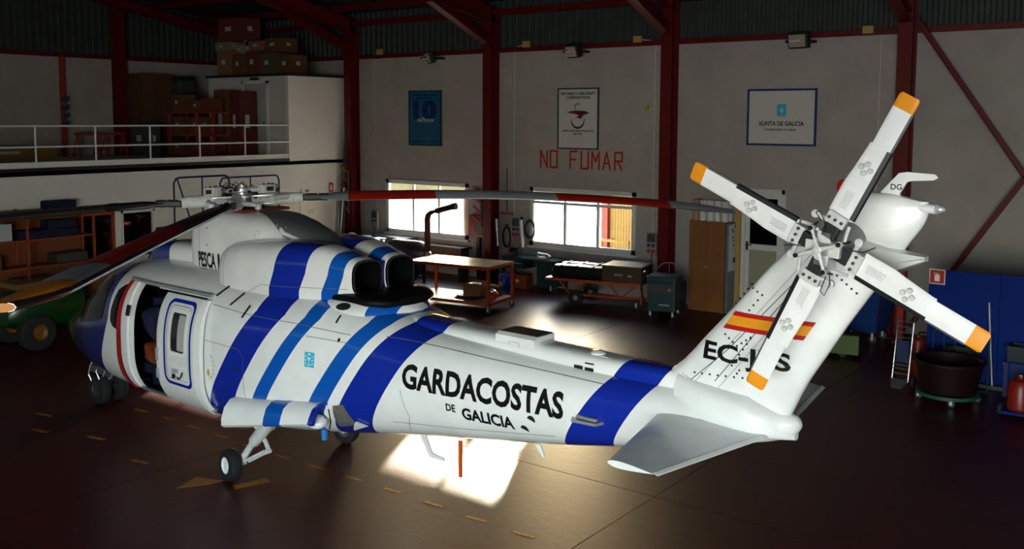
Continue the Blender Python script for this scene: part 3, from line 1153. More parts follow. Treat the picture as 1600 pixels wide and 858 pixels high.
# door sill and frame strips
patch('door_sill', [[(.95, .775), (-.62, .775), (-.62, .83), (.95, .83)]], mat('sill_grey', (.35, .36, .37), .4, .3), heli, grow=.002, solid=.05)
m_redp = mat('red_edge_paint', (.32, .012, .012), .4)
post = [(1.21, .76), (1.25, .95), (1.25, 1.3), (1.24, 1.8), (1.22, 2.2), (1.15, 2.2), (1.16, 1.8), (1.17, 1.3), (1.17, .95), (1.13, .76)]
fr = patch('front_post', [[(1.14, .80), (1.0, .80), (1.0, 1.3), (1.0, 1.8), (1.03, 2.2), (1.15, 2.2), (1.16, 1.8), (1.17, 1.3)]], m_paint, heli, grow=.006, solid=.035)
patch('red_strip', [post], m_redp, fr, grow=.01, solid=.05)
patch('latch_plate', [rrect(.96, 1.06, 1.78, 1.92, .01, 2)], m_blackm, fr, grow=.042)
# upper rail
mb = MB()
pts_ = [(x, hull_y(x, 2.21) + .02, 2.21) for x in [1.26 - .1 * k for k in range(20)]]
mb.tube(pts_, .026, 8)
mb.build('door_rail', mat('rail_metal', (.42, .42, .42), .35, .4), heli, smooth=True)
# sliding door
dcol = m_paint
ddoor = patch('sliding_door', [[(.24, .80), (-.60, .74), (-.62, 1.3), (-.62, 1.8), (-.60, 2.17), (.21, 2.17), (.19, 1.8), (.20, 1.3)]], dcol, heli, grow=.05, solid=.02, dx=.06, dz=.04)
g0 = .073
outer = rrect(.06, -.54, 1.08, 2.13, .10)
patch('blue_outline', ring_polys(outer, rrect(.02, -.50, 1.12, 2.09, .08)), m_dblue, ddoor, grow=g0)
patch('window_seal', ring_polys(rrect(-.06, -.45, 1.46, 2.03, .05), rrect(-.10, -.41, 1.51, 1.98, .04)), mat('seal_white', (.75, .75, .76), .3), ddoor, grow=g0, solid=.01)
m_pax = mat('cabin_window', (.02, .022, .025), .06, coat=.5)
patch('door_window', [rrect(-.10, -.41, 1.51, 1.98, .04)], m_pax, ddoor, grow=g0)
patch('window_blind', [rrect(-.25, -.41, 1.53, 1.96, .02)], mat('blind_grey', (.40, .40, .41), .4), ddoor, grow=g0 + .004)
patch('escape_hatch', ring_polys(rrect(-.01, -.48, 1.16, 2.06, .07), rrect(-.016, -.474, 1.166, 2.054, .066)), m_seam, ddoor, grow=g0 + .001)
mb = MB()
for (x0, x1, z0, z1, n_) in ((-.03, -.465, 2.045, 2.045, 16), (-.03, -.03, 1.2, 2.045, 26), (-.465, -.465, 1.2, 2.045, 26), (-.03, -.465, 1.43, 1.43, 16), (-.03, -.465, 1.18, 1.18, 16), (-.03, -.465, 1.33, 1.33, 16)):
    for k in range(n_ + 1):
        x = x0 + (x1 - x0) * k / n_; z = z0 + (z1 - z0) * k / n_
        mb.box((x, hull_y(x, z) + g0 + .002, z), (.010, .004, .010))
o_ = mb.build('rivets', mat('rivet_pale', (.85, .85, .85), .3), ddoor); o_['kind'] = 'stuff'
hnd = MB(); hnd.box((-.21, hull_y(-.21, 1.27) + g0 + .01, 1.27), (.14, .02, .05), None, .01); hnd.build('door_handle', m_chrome, ddoor)
hnd = MB(); hnd.tube([(-.37, 1.10 + g0, 1.28), (-.36, 1.115 + g0, 1.22), (-.31, 1.115 + g0, 1.19), (-.25, 1.10 + g0, 1.20)], .009, 6); hnd.build('grab_handle', m_blackm, ddoor)
hnd = MB(); hnd.box((-.16, 1.10 + g0 - .01, 1.20), (.05, .02, .05)); hnd.build('latch_plate', m_blackm, ddoor)
hnd = MB(); hnd.box((.19, hull_y(.19, 1.5) + g0 + .006, 1.42), (.07, .02, .16), None, .015); hnd.build('door_latch', m_chrome, ddoor)
hnd = MB(); hnd.box((.19, hull_y(.19, 1.3) + g0 + .006, 1.18), (.06, .02, .12), None, .015); hnd.build('door_latch', m_chrome, ddoor)
patch('door_edge_strip', [[(-.60, .84), (-.72, .84), (-.74, 1.3), (-.74, 1.8), (-.70, 2.17), (-.60, 2.17), (-.62, 1.8), (-.62, 1.3)]], mat('edge_white', (.85, .85, .85), .25), heli, grow=.03, solid=.05)
# gold and black wreath badge behind the door
m_gold = mat('badge_gold', (.45, .30, .08), .5)
bd = patch('badge', [ell(-.80, 1.34, .025, .045)], m_gold, heli)
for k in range(8):
    a = R(-80 + k * 22)
    cxx, czz = -.82 - .085 * math.cos(a), 1.42 + .14 * math.sin(a)
    patch('badge_leaf', [[(cxx - .018, czz + .012), (cxx + .012, czz), (cxx - .018, czz - .014), (cxx - .006, czz)]], m_blkpaint, bd, grow=.005)

# cockpit glazing
m_screen = mat('cockpit_glass', (.008, .009, .012), .12, spec=.12)
wnd = [(1.20, 2.15), (1.36, 2.13), (1.50, 2.05), (1.57, 1.78), (1.56, 1.64), (1.48, 1.57), (1.36, 1.55), (1.20, 1.56)]
patch('side_window', [wnd], m_screen, heli, grow=.006)
scr = [(1.84, 2.10), (2.0, 2.17), (2.4, 2.12), (2.9, 1.90), (3.25, 1.68), (3.30, 1.52), (3.1, 1.44), (2.8, 1.42), (2.1, 1.54), (1.86, 1.62), (1.82, 1.8)]
patch('windscreen', [scr], m_screen, heli, grow=.006, dz=.03)
seam([(2.55, 2.08), (2.50, 1.85), (2.55, 1.46)], .03, None, None, m_dblue, 'windscreen_frame', .01)
seam([(2.72, 2.0), (3.0, 1.78), (3.12, 1.58), (3.05, 1.42)], .022, None, None, mat('frame_grey', (.35, .36, .4), .3), 'wiper_post', .012)

# ---------------------------------------------------------------- fin
#  z, leading edge x, trailing edge x, half thickness
FIN = [(3.80, -7.96, -8.30, .06), (3.76, -7.92, -8.58, .10), (3.66, -7.84, -8.58, .115), (3.42, -7.62, -8.45, .13), (3.15, -7.36, -8.28, .145), (2.75, -7.02, -8.02, .155), (2.5, -6.80, -7.87, .165),
       (2.25, -6.58, -7.72, .175), (2.13, -6.44, -7.66, .18), (1.95, -6.30, -7.58, .18), (1.80, -6.30, -7.5, .15)]


def fin_ring(z, n=44):
    le, te, th = lerp_tab(FIN, z)
    out = []
    for k in range(n):
        a = 2 * PI * k / n
        u = (1 - math.cos(a)) / 2                     # 0 at the leading edge, 1 at the trailing edge
        s_ = math.sin(a)
        th_ = th * (abs(s_) ** .75) * (1 - .25 * u)
        out.append((le + (te - le) * u, math.copysign(th_, s_), z))
    return out


def fin_y(x, z):
    le, te, th = lerp_tab(FIN, z)
    u = min(1, max(0, (x - le) / (te - le)))
    return th * (max(0, 1 - (1 - 2 * u) ** 2) ** .375) * (1 - .25 * u)


zs_f = [3.80 - .05 * k for k in range(41)]
mb = MB(); mb.loft([fin_ring(z) for z in zs_f])
fin = mb.build('tail_fin', m_tailp, heli, smooth=True, angle=60)
side_text('lettering', 'EC-JES', -6.82, -7.60, 2.27, .20, fin, fin_y, bold=.03)['label'] = 'black registration EC-JES on the fin'
# flag: red, yellow, red
m_fr = mat('flag_red', (.42, .010, .008), .4)
m_fy = mat('flag_yellow', (.72, .28, .01), .4)
fl = lambda t: (-7.09 + (-6.99 + 7.09) * t, 2.755 + (2.60 - 2.755) * t)
frr = lambda t: (-7.80 + .10 * t, 2.755 - .16 * t)
flg = None
for a, b, m_ in ((0, .24, m_fr), (.24, .76, m_fy), (.76, 1, m_fr)):
    p1, p2, p3, p4 = fl(a), frr(a), frr(b), fl(b)
    flg = patch('flag_band', [[p1, p2, p3, p4]], m_, fin, fin_y, grow=.004)
# rivet lines and inspection holes
mb = MB()


def rivrow(x0, z0, x1, z1, n_, s_=.007):
    for k in range(n_):
        t = k / (n_ - 1)
        x, z = x0 + (x1 - x0) * t, z0 + (z1 - z0) * t
        mb.box((x, fin_y(x, z) + .001, z), (s_, .004, s_))


rivrow(-6.66, 1.98, -7.75, 3.3, 90)
rivrow(-6.9, 1.98, -7.62, 2.9, 60)
rivrow(-6.62, 2.15, -6.9, 2.05, 14)
o_ = mb.build('rivets', m_rivet, fin); o_['kind'] = 'stuff'
mb = MB()
rivrow(-7.19, 2.98, -7.34, 2.92, 4, .016); rivrow(-7.19, 2.98, -7.05, 2.80, 5, .016); rivrow(-7.34, 2.92, -7.23, 2.78, 4, .016)
rivrow(-7.02, 2.55, -7.14, 2.47, 4, .016); rivrow(-7.14, 2.47, -7.26, 2.56, 4, .016); rivrow(-7.10, 2.30, -7.26, 2.55, 6, .016)
rivrow(-6.75, 2.18, -7.05, 2.20, 5, .016); rivrow(-7.05, 2.20, -7.35, 2.22, 5, .016); rivrow(-7.15, 2.24, -7.17, 2.27, 2, .016)
rivrow(-7.92, 3.18, -8.10, 3.02, 6, .016)
o_ = mb.build('screws', m_blkpaint, fin); o_['kind'] = 'stuff'
seam([(-6.62, 2.02), (-7.05, 2.42), (-7.7, 3.15)], .008, fin, fin_y)
seam([(-6.95, 2.14), (-7.3, 2.6), (-7.78, 3.2)], .008, fin, fin_y)
# fairing at the fin root over the stabiliser
rt = MB()
def root_ring(x):
    t = (-6.55 - x) / 1.05
    hw = .20 + .08 * math.sin(PI * min(1, max(0, t)))
    if x < -7.3: hw *= max(.12, 1 - ((-7.3 - x) / .36) ** 2)
    return rsec(x, 0, hw, 1.66 + .07 * t, 2.16 - .14 * t if x > -7.3 else 2.04 - (-7.3 - x) * .45, 3.0)
rt.loft([root_ring(-6.58 - .04 * k) for k in range(27)])
rt.build('root_fairing', m_paint, fin, smooth=True, angle=50)
# top cap and tail light
mb = MB(); mb.loft([rsec(-8.00, 0, .05, 3.77, 3.80, 2.4), rsec(-8.15, 0, .06, 3.755, 3.795, 2.6), rsec(-8.4, 0, .06, 3.71, 3.765, 2.6), rsec(-8.54, 0, .055, 3.665, 3.74, 2.2), rsec(-8.63, 0, .055, 3.66, 3.735, 2.1)])
cap = mb.build('fin_cap', m_paint, fin, smooth=True)
mb = MB(); mb.lathe([(.042, 0), (.045, .015), (.03, .03), (.03, .04), (.02, .06), (.001, .075)], (-8.63, 0, 3.70), 'X', 18, None)
for v in mb.bm.verts: v.co.x = -8.63 - (v.co.x + 8.63)
mb.build('tail_light', m_chrome, fin, smooth=True)
mb = MB()
pl_ = [(-8.19, 3.76), (-8.36, 3.955), (-8.42, 3.965), (-8.62, 3.955), (-8.645, 3.93), (-8.61, 3.91), (-8.46, 3.90), (-8.42, 3.89), (-8.37, 3.80), (-8.40, 3.74)]
mb.prism([(x, -.015, z) for x, z in pl_], (0, .03, 0))
ant = mb.build('blade_antenna', m_paint, fin)
m_ = MB(); text_on(m_, 'DG', .06, (-8.30, .017, 3.83), (-1, 0, 0), (0, 0, 1), bold=.001); m_.build('lettering', m_blkpaint, ant)
mb = MB(); mb.lathe([(.04, 0), (.05, .03), (.05, .09), (.03, .12), (.001, .13)], (-7.93, -.02, 3.76), n=16); mb.build('beacon', mat('beacon_red', (.5, .012, .01), .2), fin, smooth=True)
# tail gearbox and its pointed fairing
mb = MB(); mb.lathe([(.15, 0), (.15, .12), (.14, .2), (.12, .3), (.10, .42)], (-8.02, .08, 3.42), 'Y', 28); mb.build('tail_gearbox', mat('gearbox_grey', (.22, .22, .23), .4, .4), heli, smooth=True)
mb = MB()
tip_ = (-8.60, .10, 3.33)
mb.loft([[(-8.02, .02, 3.20), (-8.02, .30, 3.22), (-8.02, .33, 3.36), (-8.02, .22, 3.47), (-8.02, .02, 3.50)],
         [(-8.33, .02, 3.16), (-8.33, .22, 3.20), (-8.33, .24, 3.28), (-8.33, .17, 3.38), (-8.33, .02, 3.40)],
         [(-8.60, .02, 3.31), (-8.60, .10, 3.32), (-8.60, .11, 3.33), (-8.60, .08, 3.345), (-8.60, .02, 3.35)]])
mb.build('gearbox_fairing', m_paint, fin)

# ---------------------------------------------------------------- stabiliser, one per side
for sg in (1, -1):
    mb = MB()
    rings = []
    for t, le, te in ((0, -6.42, -7.44), (1, -6.80, -7.20)):
        y = sg * (.12 + (1.54 - .12) * t)
        ch = le - te
        th = .055 * ch ** .6
        rg = []
        for k in range(36):
            a = 2 * PI * k / 36
            u = (1 - math.cos(a)) / 2
            w = th * math.sin(a) * (1 - u * .85) * 1.25
            rg.append((le - ch * u, y, 1.78 + w))
        rings.append(rg)
    mb.loft(rings)
    st = mb.build('stabilizer', m_tailp, heli, smooth=True, angle=40)
    mb = MB()
    mb.prism([(-7.425, sg * .2, 1.785), (-7.20, sg * 1.535, 1.785), (-7.235, sg * 1.535, 1.772), (-7.465, sg * .2, 1.772)], (0, 0, .006))
    mb.build('trailing_strip', m_paint, st)
    if sg == 1:
        st['label'] = 'near stabilizer wing reaching towards the camera'
    else:
        st['label'] = 'far stabilizer wing behind the fin'

# ---------------------------------------------------------------- tail rotor
TRC = Vector((-8.05, .60, 3.42))
m_trw = mat('blade_white', (.78, .78, .79), .35, noise=.10, nscale=6)
m_tip = mat('blade_tip_orange', (.75, .27, .01), .4)
m_tblk = mat('deice_boot_black', (.012, .012, .014), .45)


def tr_blade(deg, dy):
    """blade pointing along angle deg, measured in the (-x, z) plane"""
    a = R(deg)
    u = Vector((-math.cos(a), 0, math.sin(a)))
    v = Vector((-math.sin(a), 0, -math.cos(a)))          # clockwise side
    o = TRC + Vector((0, dy, 0))
    P = lambda r, w, y: tuple(o + u * r + v * w + Vector((0, y, 0)))
    # outline: clockwise side carries the black boot
    secs = [(.27, -.115, .085, .018), (.50, -.115, .085, .018), (.62, -.10, .085, .020), (.80, -.085, .085, .018), (.83, -.085, .085, .018), (.835, -.070, .085, .017), (1.125, -.070, .085, .014)]
    def ring(r, w0, w1, th, n=14):
        rg = []
        for k in range(n):
            b = 2 * PI * k / n
            t = (1 - math.cos(b)) / 2
            tw = th * math.copysign(abs(math.sin(b)) ** .5, math.sin(b)) * (1 - .45 * t)
            w = w1 + (w0 - w1) * t
            rg.append(P(r, w, tw + (w1 - w) * -.06))
        return rg
    mb = MB(); mb.loft([ring(*s_) for s_ in secs])
    bl = mb.build('tail_rotor_blade', m_trw, heli, smooth=True, angle=45)
    mb = MB(); mb.loft([ring(1.125, -.070, .085, .0145), ring(1.215, -.070, .085, .0135), ring(1.235, -.055, .075, .010)]); mb.build('blade_tip', m_tip, bl, smooth=True, angle=45)
    mb = MB(); mb.loft([[P(r, w, y) for w, y in ((.060, -.02), (.060, .019), (.090, .012), (.098, -.006), (.090, -.02))] for r in (.28, .5, .83)]); mb.build('deice_boot', m_tblk, bl)
    mb = MB(); mb.loft([[P(r, w, y) for w, y in ((.078, -.018), (.078, .010), (.092, .003), (.092, -.012))] for r in (.83, 1.12)]); mb.build('edge_strip', mat('edge_grey', (.10, .10, .11), .5), bl)
    for dr, dw in ((-.035, 0), (.035, 0), (0, -.035), (0, .035)):
        mb = MB(); mb.lathe([(.020, 0), (.020, .014), (.014, .020), (.001, .020)], P(.655 + dr, -.01 + dw, .014), 'Y', 14); mb.build('bolt', m_gear, bl, smooth=True)
    # printed data plate: rows of tiny marks
    mb = MB()
    q = random.Random(int(deg))
    for rw in range(4):
        rr_ = .33
        while rr_ < .46:
            L = q.uniform(.008, .02)
            p0 = Vector(P(rr_, -.05 + rw * .016, .0215)); p1 = Vector(P(rr_ + L, -.05 + rw * .016, .0215))
            mb.prism([tuple(p0), tuple(p1), tuple(p1 + v * .005), tuple(p0 + v * .005)], (0, .001, 0))
            rr_ += L + .006
    o_ = mb.build('data_print', mat('print_grey', (.5, .5, .52), .6), bl); o_['kind'] = 'stuff'
    # root clamp block and grip
    mb = MB()
    M_ = Matrix((( u.x, v.x, 0, 0), (0, 0, 1, 0), (u.z, v.z, 0, 0), (0, 0, 0, 1)))
    M3 = Matrix(((u.x, v.x, 0), (u.y, v.y, 1), (u.z, v.z, 0))).to_4x4()
    mb.box(P(.235, -.015, .02), (.09, .15, .05), M3, .008)
    rc = mb.build('root_block', m_gear, bl)
    for w_ in (-.05, 0, .05):
        mb = MB(); mb.lathe([(.012, 0), (.012, .012), (.001, .014)], P(.235, -.015 + w_, .045), 'Y', 10); mb.build('bolt', m_rivet, rc)
    mb = MB(); mb.box(P(.14, -.015, .01), (.12, .11, .07), M3, .01); mb.build('root_grip', m_tblk, bl)
    # pitch horn and weight arm
    mb = MB(); mb.tube([P(.20, -.09, .03), P(.20, -.15, .03)], .018, 8); mb.lathe([(.03, 0), (.03, .03), (.012, .034), (.012, .04), (.001, .04)], P(.20, -.165, .02), 'Y', 14); mb.build('weight_arm', m_gear, bl, smooth=True)
    mb = MB(); mb.tube([P(.24, .09, .03), P(.12, .12, .05), P(.09, .115, .10)], .014, 6); mb.build('pitch_horn', m_gear, bl, smooth=True)
    return bl


for deg, dy in ((63, .02), (155, -.02), (245.3, .02), (334, -.02)):
    tr_blade(deg, dy)
mb = MB()
mb.cyl(TRC + Vector((0, -.2, 0)), TRC + Vector((0, .03, 0)), .06, 18)
for deg in (63 + 20, 155 + 20):
    a = R(deg)
    M3 = Matrix(((-math.cos(a), -math.sin(a), 0), (0, 0, 1), (math.sin(a), -math.cos(a), 0))).to_4x4()
    mb.box(TRC + Vector((0, .04, 0)), (.26, .11, .05), M3, .008)
thub = mb.build('tail_rotor_hub', m_gear, heli)
mb = MB()
SP = TRC + Vector((0, .14, 0))
mb.lathe([(.028, -.05), (.032, 0), (.032, .02), (.018, .025), (.018, .04), (.001, .045)], SP, 'Y', 18)
for k in range(4):
    a = R(18 + 90 * k)
    e_ = SP + Vector((-math.cos(a) * .165, 0, math.sin(a) * .165))
    mb.tube([SP, SP * .4 + e_ * .6, e_], [.020, .012, .014], 8)
    mb.lathe([(.022, -.018), (.022, .018)], e_, 'Y', 12)
mb.build('pitch_beam', m_gear, thub, smooth=True)
for k in range(4):
    a = R(18 + 90 * k)
    e_ = SP + Vector((-math.cos(a) * .165, 0, math.sin(a) * .165))
    mb = MB(); mb.cyl(e_ + Vector((0, .02, 0)), e_ + Vector((-.03 * math.cos(a), -.13, .03 * math.sin(a))), .009, 8); mb.lathe([(.018, -.02), (.018, .02)], e_ + Vector((0, .01, 0)), 'Y', 10)
    mb.build('pitch_link', m_blackm, thub, smooth=True)
for loop in (((.02, .05, .2), (.03, .12, .27), (.0, .12, .28), (-.03, .1, .2), (-.02, .06, .12)), ((-.03, .05, -.2), (-.02, .12, -.30), (-.05, .12, -.33), (-.08, .1, -.25), (-.06, .06, -.18)),
             ((.12, .03, 0), (.22, .06, .01), (.30, .05, .0)), ((-.2, .03, 0), (-.30, .06, .0), (-.38, .05, .04))):
    mb = MB(); mb.tube([TRC + Vector(q) for q in loop], .004, 5); mb.build('wire', m_blackm, thub, smooth=True)

# ---------------------------------------------------------------- main rotor
ROT = Vector((0, 0, 3.30))
TILT = R(4.5)
m_bgrey = mat('blade_grey', (.28, .30, .35), .35, noise=.15, nscale=4)
m_bred = mat('blade_red', (.42, .018, .008), .35, noise=.15, nscale=4)
m_borange = mat('blade_orange', (.42, .14, .012), .4)
m_ble = mat('leading_edge_metal', (.40, .40, .40), .25, 1.0)
m_bdark = mat('blade_dark', (.035, .032, .032), .35)


def blade(world_deg, z_root, z_mid, z_tip, bands, label=None, pitch=R(10)):
    a = R(world_deg) - HA
    u = Vector((math.cos(a), math.sin(a), 0))
    v = Vector((-math.sin(a), math.cos(a), 0))           # leading side (rotor turns anticlockwise)

    def zc(r):
        t = (r - .9) / 5.8
        return z_root + (z_tip - z_root) * t + 4 * (z_mid - (z_root + z_tip) / 2) * t * (1 - t)

    def sec(r, le, te, k=1.0, n=16):
        p_ = pitch - R(7) * (r / 6.7)
        rg = []
        ch = le - te
        for i in range(n):
            b = 2 * PI * i / n
            t = (1 - math.cos(b)) / 2                   # 0 leading, 1 trailing
            w = le - ch * t
            h = .045 * ch / .39 * math.sin(b) * (1.35 * (1 - t) ** .5 + .12) * k * 1.0
            c = ROT * 0 + u * r + v * (w * math.cos(p_) - h * math.sin(p_))
            rg.append((c.x, c.y, zc(r) + h * math.cos(p_) + w * math.sin(p_)))
        return rg

    def outline(r):
        if r < 1.25:
            t = (r - .95) / .3
            return (.07 + .06 * t, -.07 - .19 * t)
        if r < 6.25:
            return (.13, -.26)
        t = (r - 6.25) / .45
        return (.13 - .17 * t, -.26 + .0 * t)
    # material bands as separate painted pieces of one blade
    rs = [.95 + .1 * k for k in range(58)]
    first = None
    for r0, r1, m_ in bands:
        n_ = max(2, int((r1 - r0) / .15))
        rr_ = [r0 + (r1 - r0) * k / n_ for k in range(n_ + 1)]
        mb = MB()
        mb.loft([sec(r, *outline(r)) for r in rr_])
        if first is None:
            bl = mb.build('main_rotor_blade', m_, heli, smooth=True, angle=60)
            first = bl
        else:
            mb.build('painted_band', m_, first, smooth=True, angle=60)
    # metal leading edge cap
    mb = MB()
    rings = []
    for k in range(35):
        r = 1.7 + k * .147
        le, te = outline(r)
        p_ = pitch - R(7) * (r / 6.7)
        rg = []
        for w, h in ((le - .045, .030), (le - .01, .022), (le + .006, 0), (le - .01, -.022), (le - .045, -.030)):
            c = u * r + v * (w * math.cos(p_) - h * math.sin(p_))
            rg.append((c.x, c.y, zc(r) + h * math.cos(p_) + w * math.sin(p_)))
        rings.append(rg)
    mb.loft(rings)
    mb.build('leading_edge', m_ble, first, smooth=True)
    # root: silver sleeve, black cuff with bolts
    P = lambda r, w=0, h=0: tuple(u * r + v * w + Vector((0, 0, zc(r) + h)))
    mb = MB(); mb.tube([P(.26), P(.42), P(.45), P(.72), P(.78)], [.085, .10, .08, .075, .065], 14); mb.build('sleeve', m_gear, first, smooth=True)
    mb = MB()
    Mx = Matrix(((u.x, v.x, 0), (u.y, v.y, 0), (0, 0, 1))).to_4x4()
    mb.box(P(.93), (.34, .15, .09), Mx, .02)
    cf = mb.build('blade_cuff', m_blackm, first)
    for (dr, dw) in ((-.08, .04), (-.08, -.04), (.08, .04), (.08, -.04)):
        mb = MB(); mb.lathe([(.016, 0), (.016, .02), (.001, .025)], P(.88 + dr, dw, .035), n=10); mb.lathe([(.016, 0), (.016, .02), (.001, .025)], P(.88 + dr, dw, -.06), n=10); mb.build('bolt', m_chrome, cf)
    # pitch horn and damper
    mb = MB(); mb.tube([P(.42, .05), P(.42, .22, -.02), P(.36, .26, -.04)], [.035, .028, .03], 8); mb.lathe([(.045, -.03), (.045, .03)], P(.36, .26, -.05), n=14); mb.build('pitch_horn', m_gear, first, smooth=True)
    mb = MB(); mb.tube([P(.58, -.05, .03), P(.38, -.24, .03)], .035, 10); mb.tube([P(.38, -.24, .03), P(.25, -.30, .02)], .018, 8); mb.build('damper', m_gear, first, smooth=True)
    e_ = Vector(P(.36, .26, -.05))
    mb = MB(); mb.tube([e_, (e_.x * .9, e_.y * .9, e_.z - .30)], .014, 8); mb.build('pitch_link', m_chrome, first, smooth=True)
    return first


GR, RD, OR_, DK = m_bgrey, m_bred, m_borange, m_bdark
blade(47, 3.31, 3.30, 3.06, [(1.0, 1.35, GR), (1.35, 2.5, RD), (2.5, 4.15, GR), (4.15, 5.75, RD), (5.75, 6.70, GR)])['label'] = 'rotor blade reaching right across the windows'
blade(224, 3.24, 3.00, 2.65, [(.95, 1.7, m_ble), (1.7, 6.70, DK)])['label'] = 'dark rotor blade pointing left past the shelves'
blade(311, 3.27, 3.235, 3.17, [(.95, 3.3, DK), (3.3, 5.4, RD), (5.4, 6.05, GR), (6.05, 6.70, OR_)])['label'] = 'rotor blade with a red band pointing at the lower left'
blade(141, 3.30, 3.08, 2.88, [(1.0, 2.5, GR), (2.5, 4.0, RD), (4.0, 6.70, GR)])['label'] = 'far rotor blade pointing away behind the mast'

hubm = Matrix.Translation((0, 0, 3.28)) @ Matrix.Rotation(TILT, 4, 'Y')
mb = MB()
mb.lathe([(.10, -.28), (.10, -.10), (.16, -.08), (.16, -.05), (.11, -.03), (.11, .10), (.17, .11), (.17, .15), (.06, .16), (.06, .20), (.001, .21)], (0, 0, 0), n=32)
for wd in (47, 137, 227, 317):
    a = R(wd) - HA
    u = Vector((math.cos(a), math.sin(a), 0)); v = Vector((-u.y, u.x, 0))
    Mx = Matrix(((u.x, v.x, 0), (u.y, v.y, 0), (0, 0, 1))).to_4x4()
    mb.box(u * .24 + Vector((0, 0, .045)), (.30, .17, .03), Mx, .008)
    mb.box(u * .24 + Vector((0, 0, -.06)), (.30, .17, .03), Mx, .008)
    mb.box(u * .36, (.05, .13, .12), Mx, .008)
for v_ in mb.bm.verts: v_.co = hubm @ v_.co
m_hub = mat('hub_alloy', (.55, .56, .58), .3, .45, noise=.35, nscale=25)
hub = mb.build('rotor_hub', m_hub, heli, smooth=True, angle=30)
mb = MB()
for wd in (2, 92, 182, 272):
    a = R(wd) - HA
    u = Vector((math.cos(a), math.sin(a), 0)); v = Vector((-u.y, u.x, 0))
    Mx = Matrix(((u.x, v.x, 0), (u.y, v.y, 0), (0, 0, 1))).to_4x4()
    mb.tube([u * .1 + Vector((0, 0, .13)), u * .42 + Vector((0, 0, .13))], [.035, .028], 8)
    mb.box(u * .47 + Vector((0, 0, .13)), (.12, .20, .11), Mx, .015)
for v_ in mb.bm.verts: v_.co = hubm @ v_.co
mb.build('vibration_absorber', m_gear, hub, smooth=True, angle=30)
mb = MB()
for wd in (2, 92, 182, 272):
    a = R(wd) - HA
    u = Vector((math.cos(a), math.sin(a), 0)); v = Vector((-u.y, u.x, 0))
    Mx = Matrix(((u.x, v.x, 0), (u.y, v.y, 0), (0, 0, 1))).to_4x4()
    mb.box(u * .525 + Vector((0, 0, .13)), (.03, .11, .055), Mx, .005)
    for s_ in (-1, 1):
        mb.lathe([(.014, 0), (.014, .025), (.001, .028)], u * .47 + v * s_ * .045 + Vector((0, 0, .175)), n=8)
for v_ in mb.bm.verts: v_.co = hubm @ v_.co
mb.build('absorber_weight', mat('weight_brown', (.05, .02, .012), .5), hub)
mb = MB()
q = random.Random(5)
for k in range(34):
    a = q.uniform(0, 6.28); r = q.uniform(.12, .46)
    z = q.uniform(.06, .2)
    mb.lathe([(.02, 0), (.02, .03), (.001, .035)], (r * math.cos(a), r * math.sin(a), z - .05), n=8)
    if k % 2:
        a2 = a + .5
        mb.tube([(r * math.cos(a), r * math.sin(a), z), (r * 1.15 * math.cos(a + .25), r * 1.15 * math.sin(a + .25), z + .05), (r * math.cos(a2), r * math.sin(a2), z)], .006, 5)
for v_ in mb.bm.verts: v_.co = hubm @ v_.co
o_ = mb.build('hub_fittings', m_blackm, hub, smooth=True); o_['kind'] = 'stuff'
mb = MB(); mb.lathe([(.26, 0), (.30, .01), (.30, .05), (.12, .07), (.10, .10)], (0, 0, 3.10), n=32); mb.build('swashplate', m_blackm, hub, smooth=True)
for k in range(4):
    a = R(25 + 90 * k)
    mb = MB(); mb.cyl((.3 * math.cos(a), .3 * math.sin(a), 2.95), (.3 * math.cos(a), .3 * math.sin(a), 3.14), .018, 8); mb.build('control_rod', m_chrome, hub, smooth=True)
mb = MB(); mb.bb(-.42, .35, -.42, .30, 3.155, 3.19); mb.build('hub_cover_plate', mat('rust_red', (.16, .03, .01), .6), hub)

# ---------------------------------------------------------------- landing gear
def wheel(mb_t, mb_r, c, r, w, ax=Vector((0, 1, 0))):
    M = Matrix.Translation(c) @ ax.to_track_quat('Z', 'Y').to_matrix().to_4x4()
    prof = [(r * .52, -w / 2), (r * .80, -w / 2), (r * .93, -w * .42), (r, -w * .22), (r, -w * .05), (r * .985, -w * .04), (r * .985, w * .04), (r, w * .05), (r, w * .22), (r * .93, w * .42), (r * .80, w / 2), (r * .52, w / 2)]
    mb_t.lathe(prof, (0, 0, 0), n=36, rot=M, closed=True)
    prof = [(.001, -w * .3), (r * .5, -w * .3), (r * .55, -w * .46), (r * .55, w * .46), (r * .48, w * .50), (r * .44, w * .36), (r * .22, w * .30), (r * .20, w * .46), (r * .10, w * .50), (.001, w * .50)]
    mb_r.lathe(prof, (0, 0, 0), n=30, rot=M)


